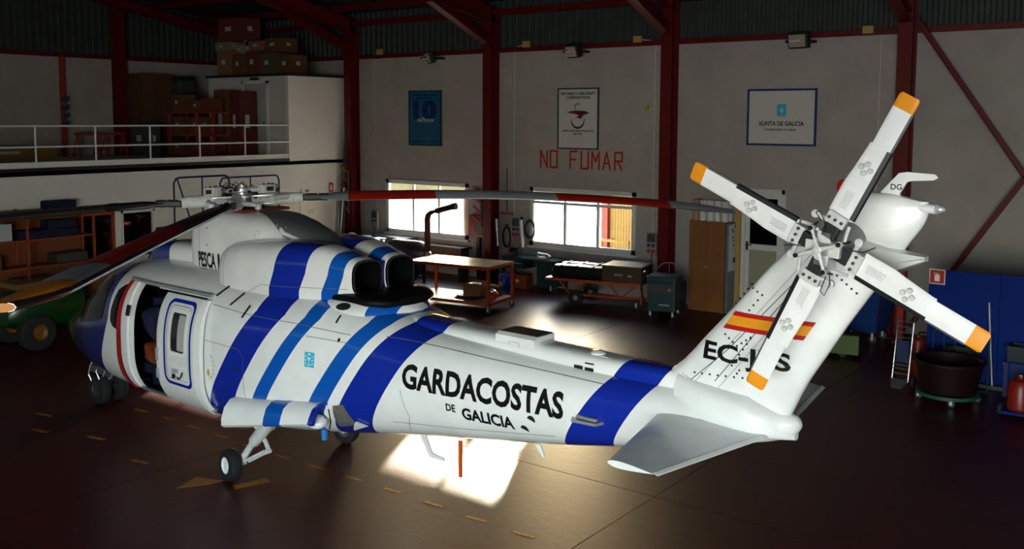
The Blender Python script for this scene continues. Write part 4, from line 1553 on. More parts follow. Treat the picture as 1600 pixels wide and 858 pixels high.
def main_gear(sg):
    mb_t, mb_r = MB(), MB()
    c = Vector((-.93, sg * .90, .195))
    wheel(mb_t, mb_r, c, .195, .15, Vector((.16, sg, .05)).normalized())
    name = 'near main gear leg with white wheel hub' if sg > 0 else 'far main gear leg'
    mb = MB()
    P = lambda x, y, z: (x, sg * y, z)
    mb.tube([P(-1.60, .62, .98), P(-1.46, .67, .82), P(-1.40, .69, .74)], [.055, .06, .085], 14)
    mb.tube([P(-1.46, .69, .80), P(-1.20, .745, .50), P(-1.17, .75, .47)], [.088, .075, .05], 14)
    mb.tube([P(-1.19, .745, .50), P(-1.03, .785, .28)], [.042, .042], 12)
    mb.tube([P(-1.04, .76, .24), P(-.96, .88, .195)], .05, 10)
    mb.lathe([(.05, -.07), (.06, -.05), (.06, .05), (.05, .07)], P(-1.42, .70, .72), 'Y', 14)
    mb.tube([P(-1.52, .70, .90), P(-1.28, .78, .70)], .03, 8)
    leg = mb.build('main_gear', m_gear, heli, smooth=True); leg['label'] = name
    ty = mb_t.build('tyre', m_tyre, leg, smooth=True)
    mb_r.build('wheel_rim', mat('rim_white', (.75, .75, .75), .3) if sg > 0 else m_mech, leg, smooth=True)  # far rim coloured darker to stand in for shadow under the belly
    mb = MB()
    mb.tube([P(-1.26, .70, .60), P(-1.36, .70, .52), P(-1.42, .70, .42)], .028, 8)
    mb.tube([P(-1.42, .70, .42), P(-1.10, .76, .24)], [.020, .022], 8)
    mb.tube([P(-1.38, .74, .42), P(-1.06, .80, .24)], [.016, .016], 8)
    mb.lathe([(.03, -.03), (.03, .03)], P(-1.42, .71, .42), 'Y', 12)
    mb.build('torque_link', m_gear, leg, smooth=True)
    mb = MB()
    mb.tube([P(-1.30, .70, .66), P(-1.75, .66, .93)], [.028, .02], 8)
    mb.tube([P(-1.33, .74, .60), P(-1.80, .72, .96)], .010, 6)
    mb.build('drag_strut', m_chrome, leg, smooth=True)
    mb = MB(); mb.box(P(-1.40, .74, .76), (.12, .06, .12), R(20), .02); mb.build('brake_line_block', m_tblk, leg)
    return leg


main_gear(1)
main_gear(-1)

def nose_gear():
    mb = MB()
    mb.tube([(3.14, .16, .95), (3.22, .18, .60), (3.30, .20, .24)], [.07, .06, .045], 12)
    mb.tube([(3.30, .05, .23), (3.30, .36, .23)], .03, 8)
    leg = mb.build('nose_gear', mat('gear_dark', (.10, .10, .11), .4, .3), heli, smooth=True)
    for y in (.06, .34):
        a, b = MB(), MB()
        wheel(a, b, Vector((3.30, y, .23)), .23, .16)
        a.build('tyre', m_tyre, leg, smooth=True)
        b.build('wheel_rim', mat('rim_dark', (.03, .03, .032), .4), leg, smooth=True)
    for k, pts in enumerate((((3.10, .24, .60), (3.00, .28, .50), (3.22, .26, .36)), ((3.22, .30, .92), (3.30, .34, .62)), ((3.02, .34, .92), (3.06, .36, .66)))):
        MB().tube(pts, (.02, .022, .016)[k], 8).build('link', m_chrome if k != 1 else m_gear, leg, smooth=True)
    MB().lathe([(.001, -.03), (.055, -.02), (.065, .02), (.06, .035), (.001, .06)], (3.02, .40, .98), 'X', 18).build('landing_lamp', m_chrome, leg, smooth=True)
    for pts in (((3.25, .40, .80), (3.35, .46, .60), (3.45, .44, .45), (3.40, .40, .30)), ((2.96, .36, .84), (2.92, .44, .62), (3.05, .42, .48)), ((3.15, .38, .74), (3.25, .42, .52), (3.18, .40, .38))):
        MB().tube(pts, .010, 6).build('hose', m_chrome, leg, smooth=True)
    for (x, z) in ((3.0, .78), (3.2, .82), (3.1, .66)):
        MB().box((x, .38, z), (.08, .05, .07), None, .01).build('fitting', m_blackm, leg)
    MB().bb(2.85, 3.45, .40, .42, .50, .60).build('gear_door', mat('nose_door_grey', (.06, .06, .07), .4), leg)
nose_gear()

# flared gear cover beside the near wheel: striped, curving outwards
m_cover = livery('gear_cover_livery', [(-1.93, -2.19, MBLUE), (-2.60, -2.95, DBLUE)], [(0, 0), (1, 0)])
for sg in (1, -1):
    mb = MB()
    top, bot = [], []
    A = [(-1.28, 1.03, 1.13), (-1.28, 1.12, 1.12), (-1.28, 1.20, 1.04), (-1.27, 1.235, .92), (-1.27, 1.24, .83)]
    B = [(-2.64, .80, 1.27), (-2.64, .90, 1.27), (-2.65, .98, 1.23), (-2.66, 1.02, 1.16), (-2.67, 1.05, 1.09)]
    n = 20
    rings = []
    for k in range(n + 1):
        t = k / n
        up_ = [tuple((a + (b - a) * t) for a, b in zip(p, q)) for p, q in zip(A, B)]
        lo_ = [(p[0], p[1] - .035, p[2] - .03) for p in up_[::-1]]
        rings.append([(p[0], sg * p[1], p[2]) for p in up_ + lo_])
    mb.loft(rings)
    o_ = mb.build('gear_cover', m_cover, heli, smooth=True, angle=40)
    o_['label'] = ('near' if sg > 0 else 'far') + ' flared gear cover with blue stripes'
# gear bay and small fittings
patch('gear_bay', [[(-2.62, .95), (-2.90, 1.02), (-2.84, 1.27), (-2.70, 1.24)]], mat('bay_grey', (.16, .15, .13), .6, noise=.5, nscale=30), heli, grow=.004)
patch('bay_fairing', [[(-2.78, .92), (-3.04, 1.03), (-2.94, 1.08)]], m_paint, heli, grow=.012, solid=.03)
mb = MB(); blob(mb, (-2.52, .86, 1.04), (.13, .11, .08), 1, 0, sq=2); mb.build('wheel_blister', m_paint, heli, smooth=True)
mb = MB(); mb.tube([(-2.72, .86, 1.22), (-2.78, .88, 1.10), (-2.72, .85, 1.0)], .008, 6); mb.tube([(-2.66, .90, 1.2), (-2.74, .92, 1.14)], .006, 6); mb.build('hose', m_blackm, heli, smooth=True)
mb = MB(); mb.cyl((-2.20, .5, .80), (-2.20, .5, .68), .035, 14); mb.build('drain_cup', m_dblue and mat('cup_blue', (.02, .18, .5), .3), heli, smooth=True)
# belly antennas
mb = MB(); mb.prism([(-3.20, -.01, .92), (-3.30, -.01, .92), (-3.44, -.01, .67), (-3.62, -.01, .65), (-3.62, -.01, .62), (-3.40, -.01, .62)], (0, .02, 0)); mb.build('bent_antenna', m_paint, heli)
mb = MB(); mb.prism([(-4.98, .1, 1.14), (-5.04, .1, 1.15), (-5.10, .1, 1.03), (-5.07, .1, 1.03)], (0, .02, 0)); mb.build('whip_antenna', m_paint, heli)
mb = MB(); mb.prism([(-5.62, .38, 1.60), (-5.97, .34, 1.605), (-5.93, .45, 1.60), (-5.68, .48, 1.60)], (0, 0, .025)); mb.box((-5.81, .41, 1.645), (.22, .05, .03), None, .01)
mb.build('side_step', m_chrome and mat('step_grey', (.35, .36, .38), .35, .5), heli)
for (x, z, x2, z2) in ((-.70, 2.22, -.78, 2.36), (-1.05, 2.16, -1.16, 2.30), (-1.35, 2.06, -1.42, 2.20)):
    mb = MB(); mb.tube([(x, hull_y(x, min(z, 2.38)) + .02, z), (x2, hull_y(x2, min(z2, 2.38)) + .05, z2)], .012, 6); mb.build('cable_hook', m_blackm, heli, smooth=True)
mb = MB()
tag_ = MB(); tag_.bb(-.012, .012, -.02, .02, .50, .90)
o_ = tag(tag_.build('warning_streamer', mat('streamer_red', (.55, .08, .01), .6), None), 'orange red remove before flight streamer hanging under the tail boom', 'streamer')
o_.matrix_world = HM @ Matrix.Translation((-3.86, 0, 0)) @ Matrix.Rotation(R(90), 4, 'Z')

# ================================================================ THINGS ON THE WALLS
m_grey = mat('grey_plastic', (.25, .25, .25), .5)
m_dgrey = mat('dark_grey', (.05, .05, .055), .5)
m_print = mat('print_black', (.01, .01, .012), .5)
m_teald = mat('poster_dark_teal', (.004, .05, .055), .4)
m_blue_p = mat('poster_blue', (.008, .10, .20), .4)
m_blue_d = mat('poster_deep_blue', (.004, .02, .12), .4)
m_pale = mat('poster_pale', (.40, .42, .42), .4)


def board(name, label, x0, x1, z0, z1, m_fr_, m_face, fw=.04, thick=.03):
    t = thing(name, label, 'sign', (x0, D - thick, z0))
    w, h = x1 - x0, z1 - z0
    mb = MB(); mb.bb(0, w, .008, thick - .002, 0, h); mb.build('panel', m_face, t)
    mb = MB()
    mb.bb(0, w, -.004, thick - .001, 0, fw); mb.bb(0, w, -.004, thick - .001, h - fw, h)
    mb.bb(0, fw, -.004, thick - .001, fw, h - fw); mb.bb(w - fw, w, -.004, thick - .001, fw, h - fw)
    mb.build('frame', m_fr_, t)
    return t, w, h


def wtext(t, body, cx, z, h, m, width=None, bold=.0, y=.004, name='lettering'):
    """centred lettering on a wall board facing the room"""
    vs, fs = text_mesh(body, 1.0, bold, 1.0, 1.0)
    ax = [v[0] for v in vs]; ay = [v[1] for v in vs]
    a0, a1, b0, b1 = min(ax), max(ax), min(ay), max(ay)
    s = h / (b1 - b0)
    sx = (width / (a1 - a0)) if width else s
    bm = bmesh.new()
    nv = [bm.verts.new((cx + (v[0] - (a0 + a1) / 2) * sx, y, z + (v[1] - b0) * s)) for v in vs]
    for f in fs:
        try:
            bm.faces.new([nv[i] for i in f])
        except ValueError:
            pass
    me = bpy.data.meshes.new(name); bm.to_mesh(me); bm.free()
    me.materials.append(m)
    o = bpy.data.objects.new(name, me); C.objects.link(o); o.parent = t
    return o


# anniversary poster
t, w, h = board('anniversary_poster', 'blue and teal poster with a big number 10 and the word años', -19.28, -18.04, 3.57, 5.13, m_teald, m_blue_p, .05)
wtext(t, '10', w * .5, h * .47, h * .36, m_blue_d, w * .72, bold=.06)
wtext(t, 'años', w * .52, h * .435, h * .075, m_pale, w * .5, bold=.03, y=.001)
for (a_, b_, z_) in ((.12, .36, .90), (.40, .62, .90), (.66, .88, .90), (.25, .72, .85)):
    MB().bb(w * a_, w * b_, .004, .006, h * z_, h * (z_ + .03)).build('print_line', m_blue_d, t)
wtext(t, 'salvando vidas', w * .5, h * .055, h * .07, m_blue_d, w * .84, bold=.02)
for k in range(5):
    mb = MB()
    z = h * (.38 - .05 * k)
    n = 20
    up = [(w * .07 + w * .86 * i / n, .005, z + .03 * math.sin(i * .42 + k * .7) + .008) for i in range(n + 1)]
    lo = [(p[0], p[1], z + .03 * math.sin(i * .42 + k * .7) - .012 - .010 * math.sin(i * .3)) for i, p in enumerate(up)]
    for i in range(n):
        mb.quad(lo[i], lo[i + 1], up[i + 1], up[i])
    mb.build('wave_band', m_teald, t)

# helicopter maker's service board
m_face = mat('sign_white', (.50, .49, .48), .45)
t, w, h = board('maintenance_sign', 'framed sign with a bird emblem above the red no smoking words', -14.12, -12.89, 3.585, 5.12, mat('frame_dark', (.02, .03, .05), .4), m_face, .035)
wtext(t, 'SIKORSKY AIRCRAFT', w / 2, h * .885, .075, m_print, w * .85, bold=.03)
wtext(t, 'CORPORATION', w / 2, h * .82, .072, m_print, w * .58, bold=.03)
wtext(t, 'APPROVED MAINTENANCE', w / 2, h * .285, .05, m_print, w * .76, bold=.03)
wtext(t, 'CENTER', w / 2, h * .235, .05, m_print, w * .24, bold=.03)
mb = MB()
def arc_band(mb, cx, cz, r, a0, a1, w0, w1, n=20, y=.004):
    prev = None
    for k in range(n + 1):
        f = k / n
        a = R(a0 + (a1 - a0) * f)
        ww = w0 + (w1 - w0) * math.sin(PI * f)
        p = (cx + (r + ww / 2) * math.cos(a), y, cz + (r + ww / 2) * math.sin(a)); q = (cx + (r - ww / 2) * math.cos(a), y, cz + (r - ww / 2) * math.sin(a))
        if prev:
            mb.quad(prev[0], p, q, prev[1])
        prev = (p, q)
arc_band(mb, w * .50, h * .475, .19, 170, 380, .012, .05)
mb.build('emblem_ring', m_print, t)
mb = MB(); arc_band(mb, w * .50, h * .69, .085, 20, 240, .012, .022); mb.build('emblem_hook', m_print, t)
mb = MB()
m_maroon = mat('emblem_maroon', (.10, .012, .008), .5)
bird = [(.22, .60), (.34, .625), (.48, .635), (.68, .625), (.78, .595), (.72, .575), (.64, .56), (.60, .52), (.58, .495), (.52, .51), (.45, .52), (.52, .545), (.50, .565), (.38, .585)]
f = [mb.bm.verts.new((w * a, .003, h * b)) for a, b in bird]
mb.bm.faces.new(f)
mb.build('emblem_bird', m_maroon, t)

# regional government board
t, w, h = board('government_sign', 'blue framed white sign reading XUNTA DE GALICIA', -9.0, -7.43, 3.78, 5.02, mat('frame_blue', (.01, .03, .14), .35), m_face, .045)
wtext(t, 'XUNTA DE GALICIA', w * .5, h * .35, .10, m_print, w * .66, bold=.03)
wtext(t, 'CONSELLERIA DO MAR', w * .49, h * .265, .045, m_print, w * .47, bold=.03)
mb = MB(); mb.quad((w * .44, .005, h * .52), (w * .57, .005, h * .52), (w * .57, .005, h * .73), (w * .44, .005, h * .73)); cr2 = mb.build('crest', m_crest, t)
mb = MB(); mb.bb(w * .503, w * .509, .0, .004, h * .55, h * .69); mb.bb(w * .48, w * .53, .0, .004, h * .60, h * .612); mb.bb(w * .47, w * .54, .0, .004, h * .63, h * .64); mb.build('crest_chalice', m_crestw, cr2)

# painted words
m_nf = mat('red_wall_paint', (.36, .02, .012), .8)
t = thing('painted_words', 'red painted words NO FUMAR on the wall under the maintenance sign', 'sign', (-14.68, D - .004, 3.11))
def stroke_letters(t, words, h, wch, sw, m):
    """square stencil capitals"""
    G = {'N': [(0, 0, 0, 1), (0, 1, 1, 0), (1, 0, 1, 1)], 'O': [(0, 0, 0, 1), (0, 1, 1, 1), (1, 1, 1, 0), (1, 0, 0, 0)], 'F': [(0, 0, 0, 1), (0, 1, 1, 1), (0, .52, .75, .52)],
         'U': [(0, 1, 0, 0), (0, 0, 1, 0), (1, 0, 1, 1)], 'M': [(0, 0, 0, 1), (0, 1, .5, .45), (.5, .45, 1, 1), (1, 1, 1, 0)], 'A': [(0, 0, .5, 1), (.5, 1, 1, 0), (.22, .35, .78, .35)],
         'R': [(0, 0, 0, 1), (0, 1, 1, 1), (1, 1, 1, .5), (1, .5, 0, .5), (.35, .5, 1, 0)]}
    for ch, x0 in words:
        mb = MB()
        for k, (a, b, c, d) in enumerate(G[ch]):
            p, q = Vector((x0 + a * wch, 0, b * h)), Vector((x0 + c * wch, 0, d * h))
            dr = (q - p).normalized(); nn = Vector((-dr.z, 0, dr.x)) * sw / 2
            p -= dr * sw * .4; q += dr * sw * .4
            yy = Vector((0, -.0004 * k, 0))
            mb.quad(p + nn + yy, q + nn + yy, q - nn + yy, p - nn + yy)
        mb.build('letter', m, t)
stroke_letters(t, [('N', .03), ('O', .34), ('F', .95), ('U', 1.28), ('M', 1.60), ('A', 1.92), ('R', 2.26)], .42, .205, .05, m_nf)

# small signs
def small_sign(name, label, c, sx, sz, axis, m_bg, pict=None, group=None):
    t = thing(name, label, 'sign', c, 0 if axis == 'y' else R(90), group)
    MB().bb(-sx / 2, sx / 2, 0, .008, -sz / 2, sz / 2).build('plate', m_white, t)
    MB().bb(-sx / 2 + .012, sx / 2 - .012, -.002, 0, -sz / 2 + .012, sz / 2 - .012).build('field', m_bg, t)
    if pict:
        mb = MB()
        mb.bb(-.04, .04, -.004, -.002, -sz * .30, sz * .14); mb.bb(-.02, .02, -.004, -.002, sz * .14, sz * .24); mb.bb(-.06, .02, -.004, -.002, sz * .20, sz * .25)
        mb.build('pictogram', m_white, t)
    return t
m_sred = mat('sign_red', (.38, .018, .006), .5)
small_sign('extinguisher_sign', 'red square extinguisher sign at the top corner of the blue panel', (-4.07, 17.192, 1.74), .25, .25, 'y', m_sred, True)
small_sign('extinguisher_sign', 'small red extinguisher sign on the white office wall at upper left', (XM + .01, 19.80, 2.30), .20, .30, 'x', m_sred, True)
t = thing('door_sign', 'small dark blue sign with white letters above the glazed partition', 'sign', (XM + .012, 12.85, 2.245), R(90))
MB().bb(-.13, .13, 0, .008, -.045, .045).build('plate', m_dblue, t); MB().bb(-.09, .09, -.002, 0, -.012, .012).build('pale_line', m_white, t)
t = thing('emergency_light', 'white emergency light above the cupboard doors on the left wall', 'lamp', (XM + .005, 18.78, 2.25), R(90))
MB().bb(-.13, .13, -.05, 0, -.05, .05, .012).build('housing', m_white, t); MB().bb(-.02, .12, -.056, -.048, -.035, .035).build('lens', m_dgrey, t)
# cupboard doors set in the white wall
t = thing('wall_cupboard', 'cream flush cupboard with two doors in the white wall by the corner', 'cupboard', (XM, 18.72, 0), R(90))
MB().bb(-.95, .65, -.03, -.002, .45, 2.16).build('frame', mat('cupboard_cream', (.60, .56, .47), .5), t)
for x in (-.92, -.14):
    d_ = MB().bb(x, x + .76, -.045, -.03, .48, 2.13).build('door', mat('cupboard_cream', (.60, .56, .47), .5), t)
MB().bb(.1, .4, -.047, -.045, 1.66, 1.68).build('pale_line', m_grey, t); MB().bb(.14, .36, -.047, -.045, 1.60, 1.62).build('pale_line', m_grey, t)

# floodlights under the cladding
def floodlight(x, tilt, label, rz):
    t = thing('floodlight', label, 'floodlight', (x, D - .10, 6.0), 0, 'floodlights along the top of the back wall')
    M_ = Matrix.Rotation(rz, 4, 'Z') @ Matrix.Rotation(tilt, 4, 'X')
    mb = MB(); mb.box((0, -.22, .02), (.46, .14, .34), Matrix.Translation((0, 0, 0)) @ M_, .02); mb.build('housing', m_black, t)
    off = M_ @ Vector((0, -.085, 0))
    mb = MB(); mb.box(Vector((0, -.22, .02)) + off, (.38, .02, .26), M_); mb.build('reflector', mat('reflector_metal', (.75, .68, .55), .25, .9), t)
    mb = MB(); mb.box((-.26, -.13, .0), (.02, .34, .05)); mb.box((.26, -.13, .0), (.02, .34, .05)); mb.box((0, .02, .0), (.54, .16, .05)); mb.build('bracket', m_black, t)
    mb = MB(); mb.cyl(Vector((-.16, -.22, .02)) + off * 1.15, Vector((.16, -.22, .02)) + off * 1.15, .012, 8); mb.build('bulb', m_white, t)
floodlight(-18.2, R(22), 'black floodlight above the blue anniversary poster', R(-35))
floodlight(-13.45, R(18), 'black floodlight above the maintenance sign', R(-20))
floodlight(-7.75, R(10), 'black floodlight above the blue framed government sign', R(-10))

# electrical conduits with junction boxes
m_cond = mat('conduit_cream', (.50, .48, .44), .5)
m_jb = mat('junction_yellow', (.38, .28, .08), .5)
def conduit(x, z0, z1, label, box_dx, box_lab):
    t = thing('conduit', label, 'pipe', (x, D, 0))
    MB().cyl((0, -.02, z0), (0, -.02, z1), .014, 8).build('pipe', m_cond, t)
    z = z0 + .4
    while z < z1:
        MB().bb(-.025, .025, -.012, 0, z - .012, z + .012).build('clip', m_dgrey, t)
        z += .95
    MB().tube([(0, -.02, z1), (box_dx * .3, -.03, z1 + .10), (box_dx, -.05, z1 + .14)], .014, 6).build('bend', m_cond, t)
    b = thing('junction_box', box_lab, 'electrical box', (x + box_dx, D - .08, z1 + .14))
    MB().bb(-.11, .11, -.05, .03, -.08, .08, .015).build('box', m_jb, b)
    MB().bb(-.09, .09, -.056, -.05, -.06, .06).build('lid', m_jb, b)
conduit(-20.65, 1.55, 6.12, 'pale vertical conduit beside the left column', .30, 'dull yellow junction box above the left conduit')
conduit(-15.49, 1.80, 6.12, 'pale vertical conduit right of the red column by the broom', .42, 'dull yellow junction box between poster and maintenance sign')
conduit(-11.33, 1.65, 6.10, 'pale vertical conduit down to the socket panel near the cabinet', -.45, 'dull yellow junction box right of the maintenance sign')
conduit(-6.14, 1.2, 6.05, 'pale vertical conduit left of the rightmost column', -.25, 'dull junction box beside the rightmost column')
t = thing('alarm_bell', 'small round yellow alarm bell near the maintenance sign', 'alarm', (-11.56, D, 4.62))
MB().lathe([(.07, 0), (.07, -.03), (.05, -.06), (.001, -.07)], (0, 0, 0), 'Y', 18).build('dome', m_jb, t, smooth=True)
MB().cyl((.08, -.02, -.02), (.2, -.02, -.03), .01, 6).build('pipe', m_cond, t)

# socket panels
def socket_panel(x, z, label, n=2, cable=True):
    t = thing('socket_panel', label, 'socket panel', (x, D - .0, z))
    MB().bb(-.13, .13, -.10, 0, -.28, .28, .015).build('case', m_grey, t)
    MB().bb(-.11, .11, -.108, -.10, .06, .26).build('breaker_window', m_dgrey, t)
    for k, (dx, dz) in enumerate([(-.06, -.02), (.06, -.02), (-.06, -.16), (.06, -.16)][:n * 2]):
        mb = MB(); mb.lathe([(.042, 0), (.042, -.03), (.034, -.034), (.001, -.034)], (dx, -.10, dz), 'Y', 14)
        mb.build('socket', m_sred if k >= 2 else m_dgrey, t, smooth=True)
    if cable:
        MB().tube([(.02, -.12, -.18), (.04, -.14, -.32), (-.02, -.10, -.5), (.0, -.08, -.85)], .012, 6).build('plug_cable', m_tblk, t, smooth=True)
    return t
socket_panel(-11.32, 1.36, 'grey socket panel with red plug right of the second window')
socket_panel(-20.62, 1.34, 'socket panel beside the left column and first window', 1)
socket_panel(-15.38, 1.46, 'socket panel with red sockets between broom and second window', 2, False)
socket_panel(-16.72, 2.2, 'small socket panel left of the middle column pegs', 1, False)

# coat pegs bolted on columns
def pegs(x, y, z0, n, dz, side, label, m):
    t = thing('peg_rack', label, 'peg rack', (x, y, z0))
    MB().bb(-.02, .02, -.03, .03, -.08, dz * (n - 1) + .08).build('backplate', m_dgrey, t)
    for k in range(n):
        MB().tube([(0, 0, k * dz), (side * .26, -.05, k * dz + .20)], .035, 8).build('peg', m, t, smooth=True)
m_peg = mat('peg_orange', (.34, .09, .03), .5)
pegs(-16.32, D - .36, 1.55, 4, .26, -1, 'row of orange pegs on the left of the middle column', m_peg)
pegs(-21.36, D - .44, 1.6, 5, .28, -1, 'row of orange pegs on the left corner column', m_peg)

# brooms
def broom(name, loc, h, label, head_m, hang, lean=(0, 0)):
    t = thing(name, label, 'broom', loc)
    MB().tube([(0, 0, .06), (lean[0] * .5, lean[1] * .5, h * .5), (lean[0], lean[1], h)], .013, 8).build('handle', hang, t, smooth=True)
    MB().bb(-.20, .20, -.04, .04, 0, .07, .012).build('head', head_m, t)
    return t
broom('broom', (-15.70, D - .06, 1.80), 1.22, 'broom hanging on the wall beside the middle column', m_peg, mat('handle_brown', (.08, .03, .04), .5))
# cable coils, lamp tubes
def coil(x, z, r, n, label, rx=.6):
    t = thing('cable_coil', label, 'cable', (x, D - .06, z))
    q = random.Random(n)
    for k in range(n):
        pts = []
        o1, o2 = q.uniform(-.02, .02), q.uniform(-.03, .03)
        for i in range(25):
            a = 2 * PI * i / 24
            pts.append((r * rx * math.cos(a) + o1, -.012 * k, r * math.sin(a) + o2 - .03 * k))
        MB().tube(pts, .012, 5, False).build('loop', m_tblk, t, smooth=True)
    MB().cyl((0, .06, r), (0, -.08, r + .01), .012, 6).build('hook', m_dgrey, t)
coil(-15.69, 1.26, .27, 4, 'black cable coil hanging below the wall broom', .45)
coil(-14.93, 1.52, .22, 4, 'black cable coil hanging left of the second window', .7)
for (x, z, dx, lab) in ((-15.13, .98, -.06, 'long silver lamp tube hanging left of the second window'), (-15.97, .95, -.06, 'silver lamp tube beside the middle column, under the broom')):
    t = thing('lamp_tube', lab, 'lamp', (x, D - .1, z))
    mb = MB(); mb.tube([(0, 0, 0), (dx, 0, .72)], .055, 12); mb.build('tube', m_chrome, t, smooth=True)
    mb = MB(); mb.tube([(dx, 0, .72), (dx * 1.1, .02, .8)], [.055, .02], 12); mb.build('cap', m_blackm, t, smooth=True)
# long dark boards and pole leaning in the corner
t = thing('leaning_board', 'long dark board leaning in the corner left of the red column', 'board', (-21.60, D - .62, 0))
mb = MB(); mb.prism([(-.10, 0, .0), (.14, 0, .0), (.16, .18, 3.6), (.08, .18, 3.6)], (0, .05, 0)); mb.build('board', m_dgrey, t)
t = thing('leaning_pole', 'pale metal pole leaning against the left corner column', 'pole', (-21.42, D - .75, 0))
MB().tube([(0, 0, .7), (.12, .08, 2.3)], .025, 8).build('shaft', m_chrome, t, smooth=True)
MB().tube([(0, 0, 0), (0, 0, .7)], .035, 8).build('sleeve', m_dgrey, t, smooth=True)
t = thing('hose_roll', 'white hose roll hanging at the foot of the left column', 'hose', (-20.95, D - .72, .80))
mb = MB()
mb.lathe([(.06, -.07), (.19, -.07), (.20, -.03), (.20, .03), (.19, .07), (.06, .07)], (0, 0, 0), 'X', 20, closed=True); mb.build('roll', m_white, t, smooth=True)
mb = MB(); mb.cyl((-.4, 0, 0), (.1, 0, 0), .05, 10); mb.build('spool', m_dblue, t, smooth=True)
mb = MB(); mb.bb(-.3, -.26, -.03, .03, -.80, 0); mb.build('stand', m_dgrey, t)
# red hose-reel cabinet on a post
t = thing('hose_reel_cabinet', 'red square cabinet with a round grey reel left of the middle column', 'cabinet', (-16.62, D - .02, 1.42))
MB().bb(-.30, .30, -.16, 0, -.29, .27, .01).build('case', m_sred and mat('cabinet_red', (.30, .02, .015), .4), t)
MB().lathe([(.20, 0), (.20, -.03), (.17, -.035), (.06, -.03), (.001, -.03)], (.10, -.16, -.02), 'Y', 26).build('reel', mat('reel_grey', (.16, .15, .14), .6, noise=.5, nscale=40), t, smooth=True)
MB().bb(-.30, .30, -.17, -.01, .27, .31).build('lid', m_dgrey, t)
MB().bb(-.06, .04, -.12, -.04, -1.42, -.29).build('post', m_blackm, t)
mb = MB(); mb.tube([(.08, -.05, -.9), (.30, -.05, -.45)], .012, 6); mb.build('stay', m_blackm, t)
# ledge shelf under the first window
t = thing('wall_bench', 'dark wooden bench under the first window behind the long table', 'bench', (-18.8, D - .35, 0))
MB().bb(0, 1.9, -.18, .3, .78, .84).build('top', mat('bench_brown', (.10, .045, .02), .6, noise=.3), t)
for x in (.1, 1.75):
    MB().bb(x, x + .06, -.15, .25, 0, .78).build('leg', m_dgrey, t)
MB().bb(.0, 1.9, -.19, -.165, .62, .84).build('apron', mat('bench_brown', (.10, .045, .02), .6), t)
t = thing('low_cupboard', 'long dull olive low cupboard under the first window', 'cupboard', (-20.4, D - .02, 0))
MB().bb(0, 1.45, -.5, 0, 0, .92).build('carcass', mat('olive_grey', (.10, .10, .08), .6), t)
MB().bb(-.02, 1.47, -.52, 0, .92, .95).build('top', m_dgrey, t)

# ================================================================ THINGS ON THE FLOOR, BACK OF THE HANGAR
m_or = mat('orange_red_steel', (.42, .075, .02), .4, noise=.15, nscale=8)
m_top = mat('worn_worktop', (.62, .60, .52), .30, noise=.35, nscale=3, col2=(.36, .33, .24))
m_cast = mat('castor_black', (.02, .02, .022), .5)
m_teal = mat('teal_steel', (.006, .045, .055), .45, noise=.2, nscale=6)
m_card = mat('cardboard', (.22, .12, .05), .8, noise=.2, nscale=5)
m_cardd = mat('dark_cardboard', (.13, .055, .022), .8, noise=.25, nscale=5)


def castor(t, x, y, r=.06, name='castor', zf=.16):
    mb = MB(); mb.lathe([(.001, -.018), (r * .8, -.018), (r, -.012), (r, .012), (r * .8, .018), (.001, .018)], (x, y, r), 'Y', 18)
    w_ = mb.build(name, m_cast, t, smooth=True)
    MB().bb(x - .02, x + .02, y - .025, y - .02, r * .8, zf).build('fork', m_chrome, w_)
    return w_


# big two-tier rolling table
t = thing('rolling_work_table', 'orange steel two-tier rolling table with a pale worktop', 'table', (-15.45, 16.50, 0), R(7.4))
L, W_, H_ = 2.12, 1.08, 1.06
for x in (0, L):
    for y in (0, W_):
        MB().bb(x - .03, x + .03, y - .03, y + .03, .16, H_ - .05).build('leg', m_or, t)
        castor(t, x, y, .065)
for z, nm in ((H_, 'worktop'), (.25, 'lower_shelf')):
    MB().bb(.0, L, 0, W_, z - .02, z).build(nm, m_top, t)
    mb = MB(); mb.bb(-.03, L + .03, -.03, .0, z - .07, z + .003); mb.bb(-.03, L + .03, W_, W_ + .03, z - .07, z + .003); mb.bb(-.03, 0, 0, W_, z - .07, z + .003); mb.bb(L, L + .03, 0, W_, z - .07, z + .003)
    mb.build('rim', m_or, t)
TM = Matrix.Translation((-15.45, 16.50, 0)) @ Matrix.Rotation(R(7.4), 4, 'Z')
def on_table(x, y, z=.25): return tuple(TM @ Vector((x, y, z)))
b = thing('open_carton', 'open brown cardboard box on the lower shelf of the rolling table', 'box', on_table(1.52, .42, .312), R(12))
mb = MB()
for (x0, x1, y0, y1) in ((-.22, .22, -.17, -.155), (-.22, .22, .155, .17), (-.22, -.205, -.155, .155), (.205, .22, -.155, .155)):
    mb.bb(x0, x1, y0, y1, .0, .26)
mb.bb(-.22, .22, -.17, .17, 0, .012)
mb.build('box', m_card, b)
for (y, s_) in ((-.17, -1), (.17, 1)):
    MB().prism([(-.22, y, .26), (.22, y, .26), (.22, y + s_ * .12, .30), (-.22, y + s_ * .12, .30)], (0, 0, .008)).build('flap', m_card, b)
mb = MB(); blob(mb, (0, 0, .25), (.16, .12, .045), 3); mb.build('paper_filling', m_white, b)
b = thing('black_tray', 'flat black tray under the open carton on the table shelf', 'tray', on_table(1.42, .40, .251), R(5))
MB().bb(-.32, .26, -.22, .22, 0, .03, .01).build('tray', m_black, b)
MB().bb(-.28, .22, -.18, .18, .03, .06).build('rim', m_dgrey, b)
b = thing('parts_carton', 'low brown carton full of crumpled wrap on the rolling table shelf', 'box', on_table(1.72, .86, .251), R(-5))
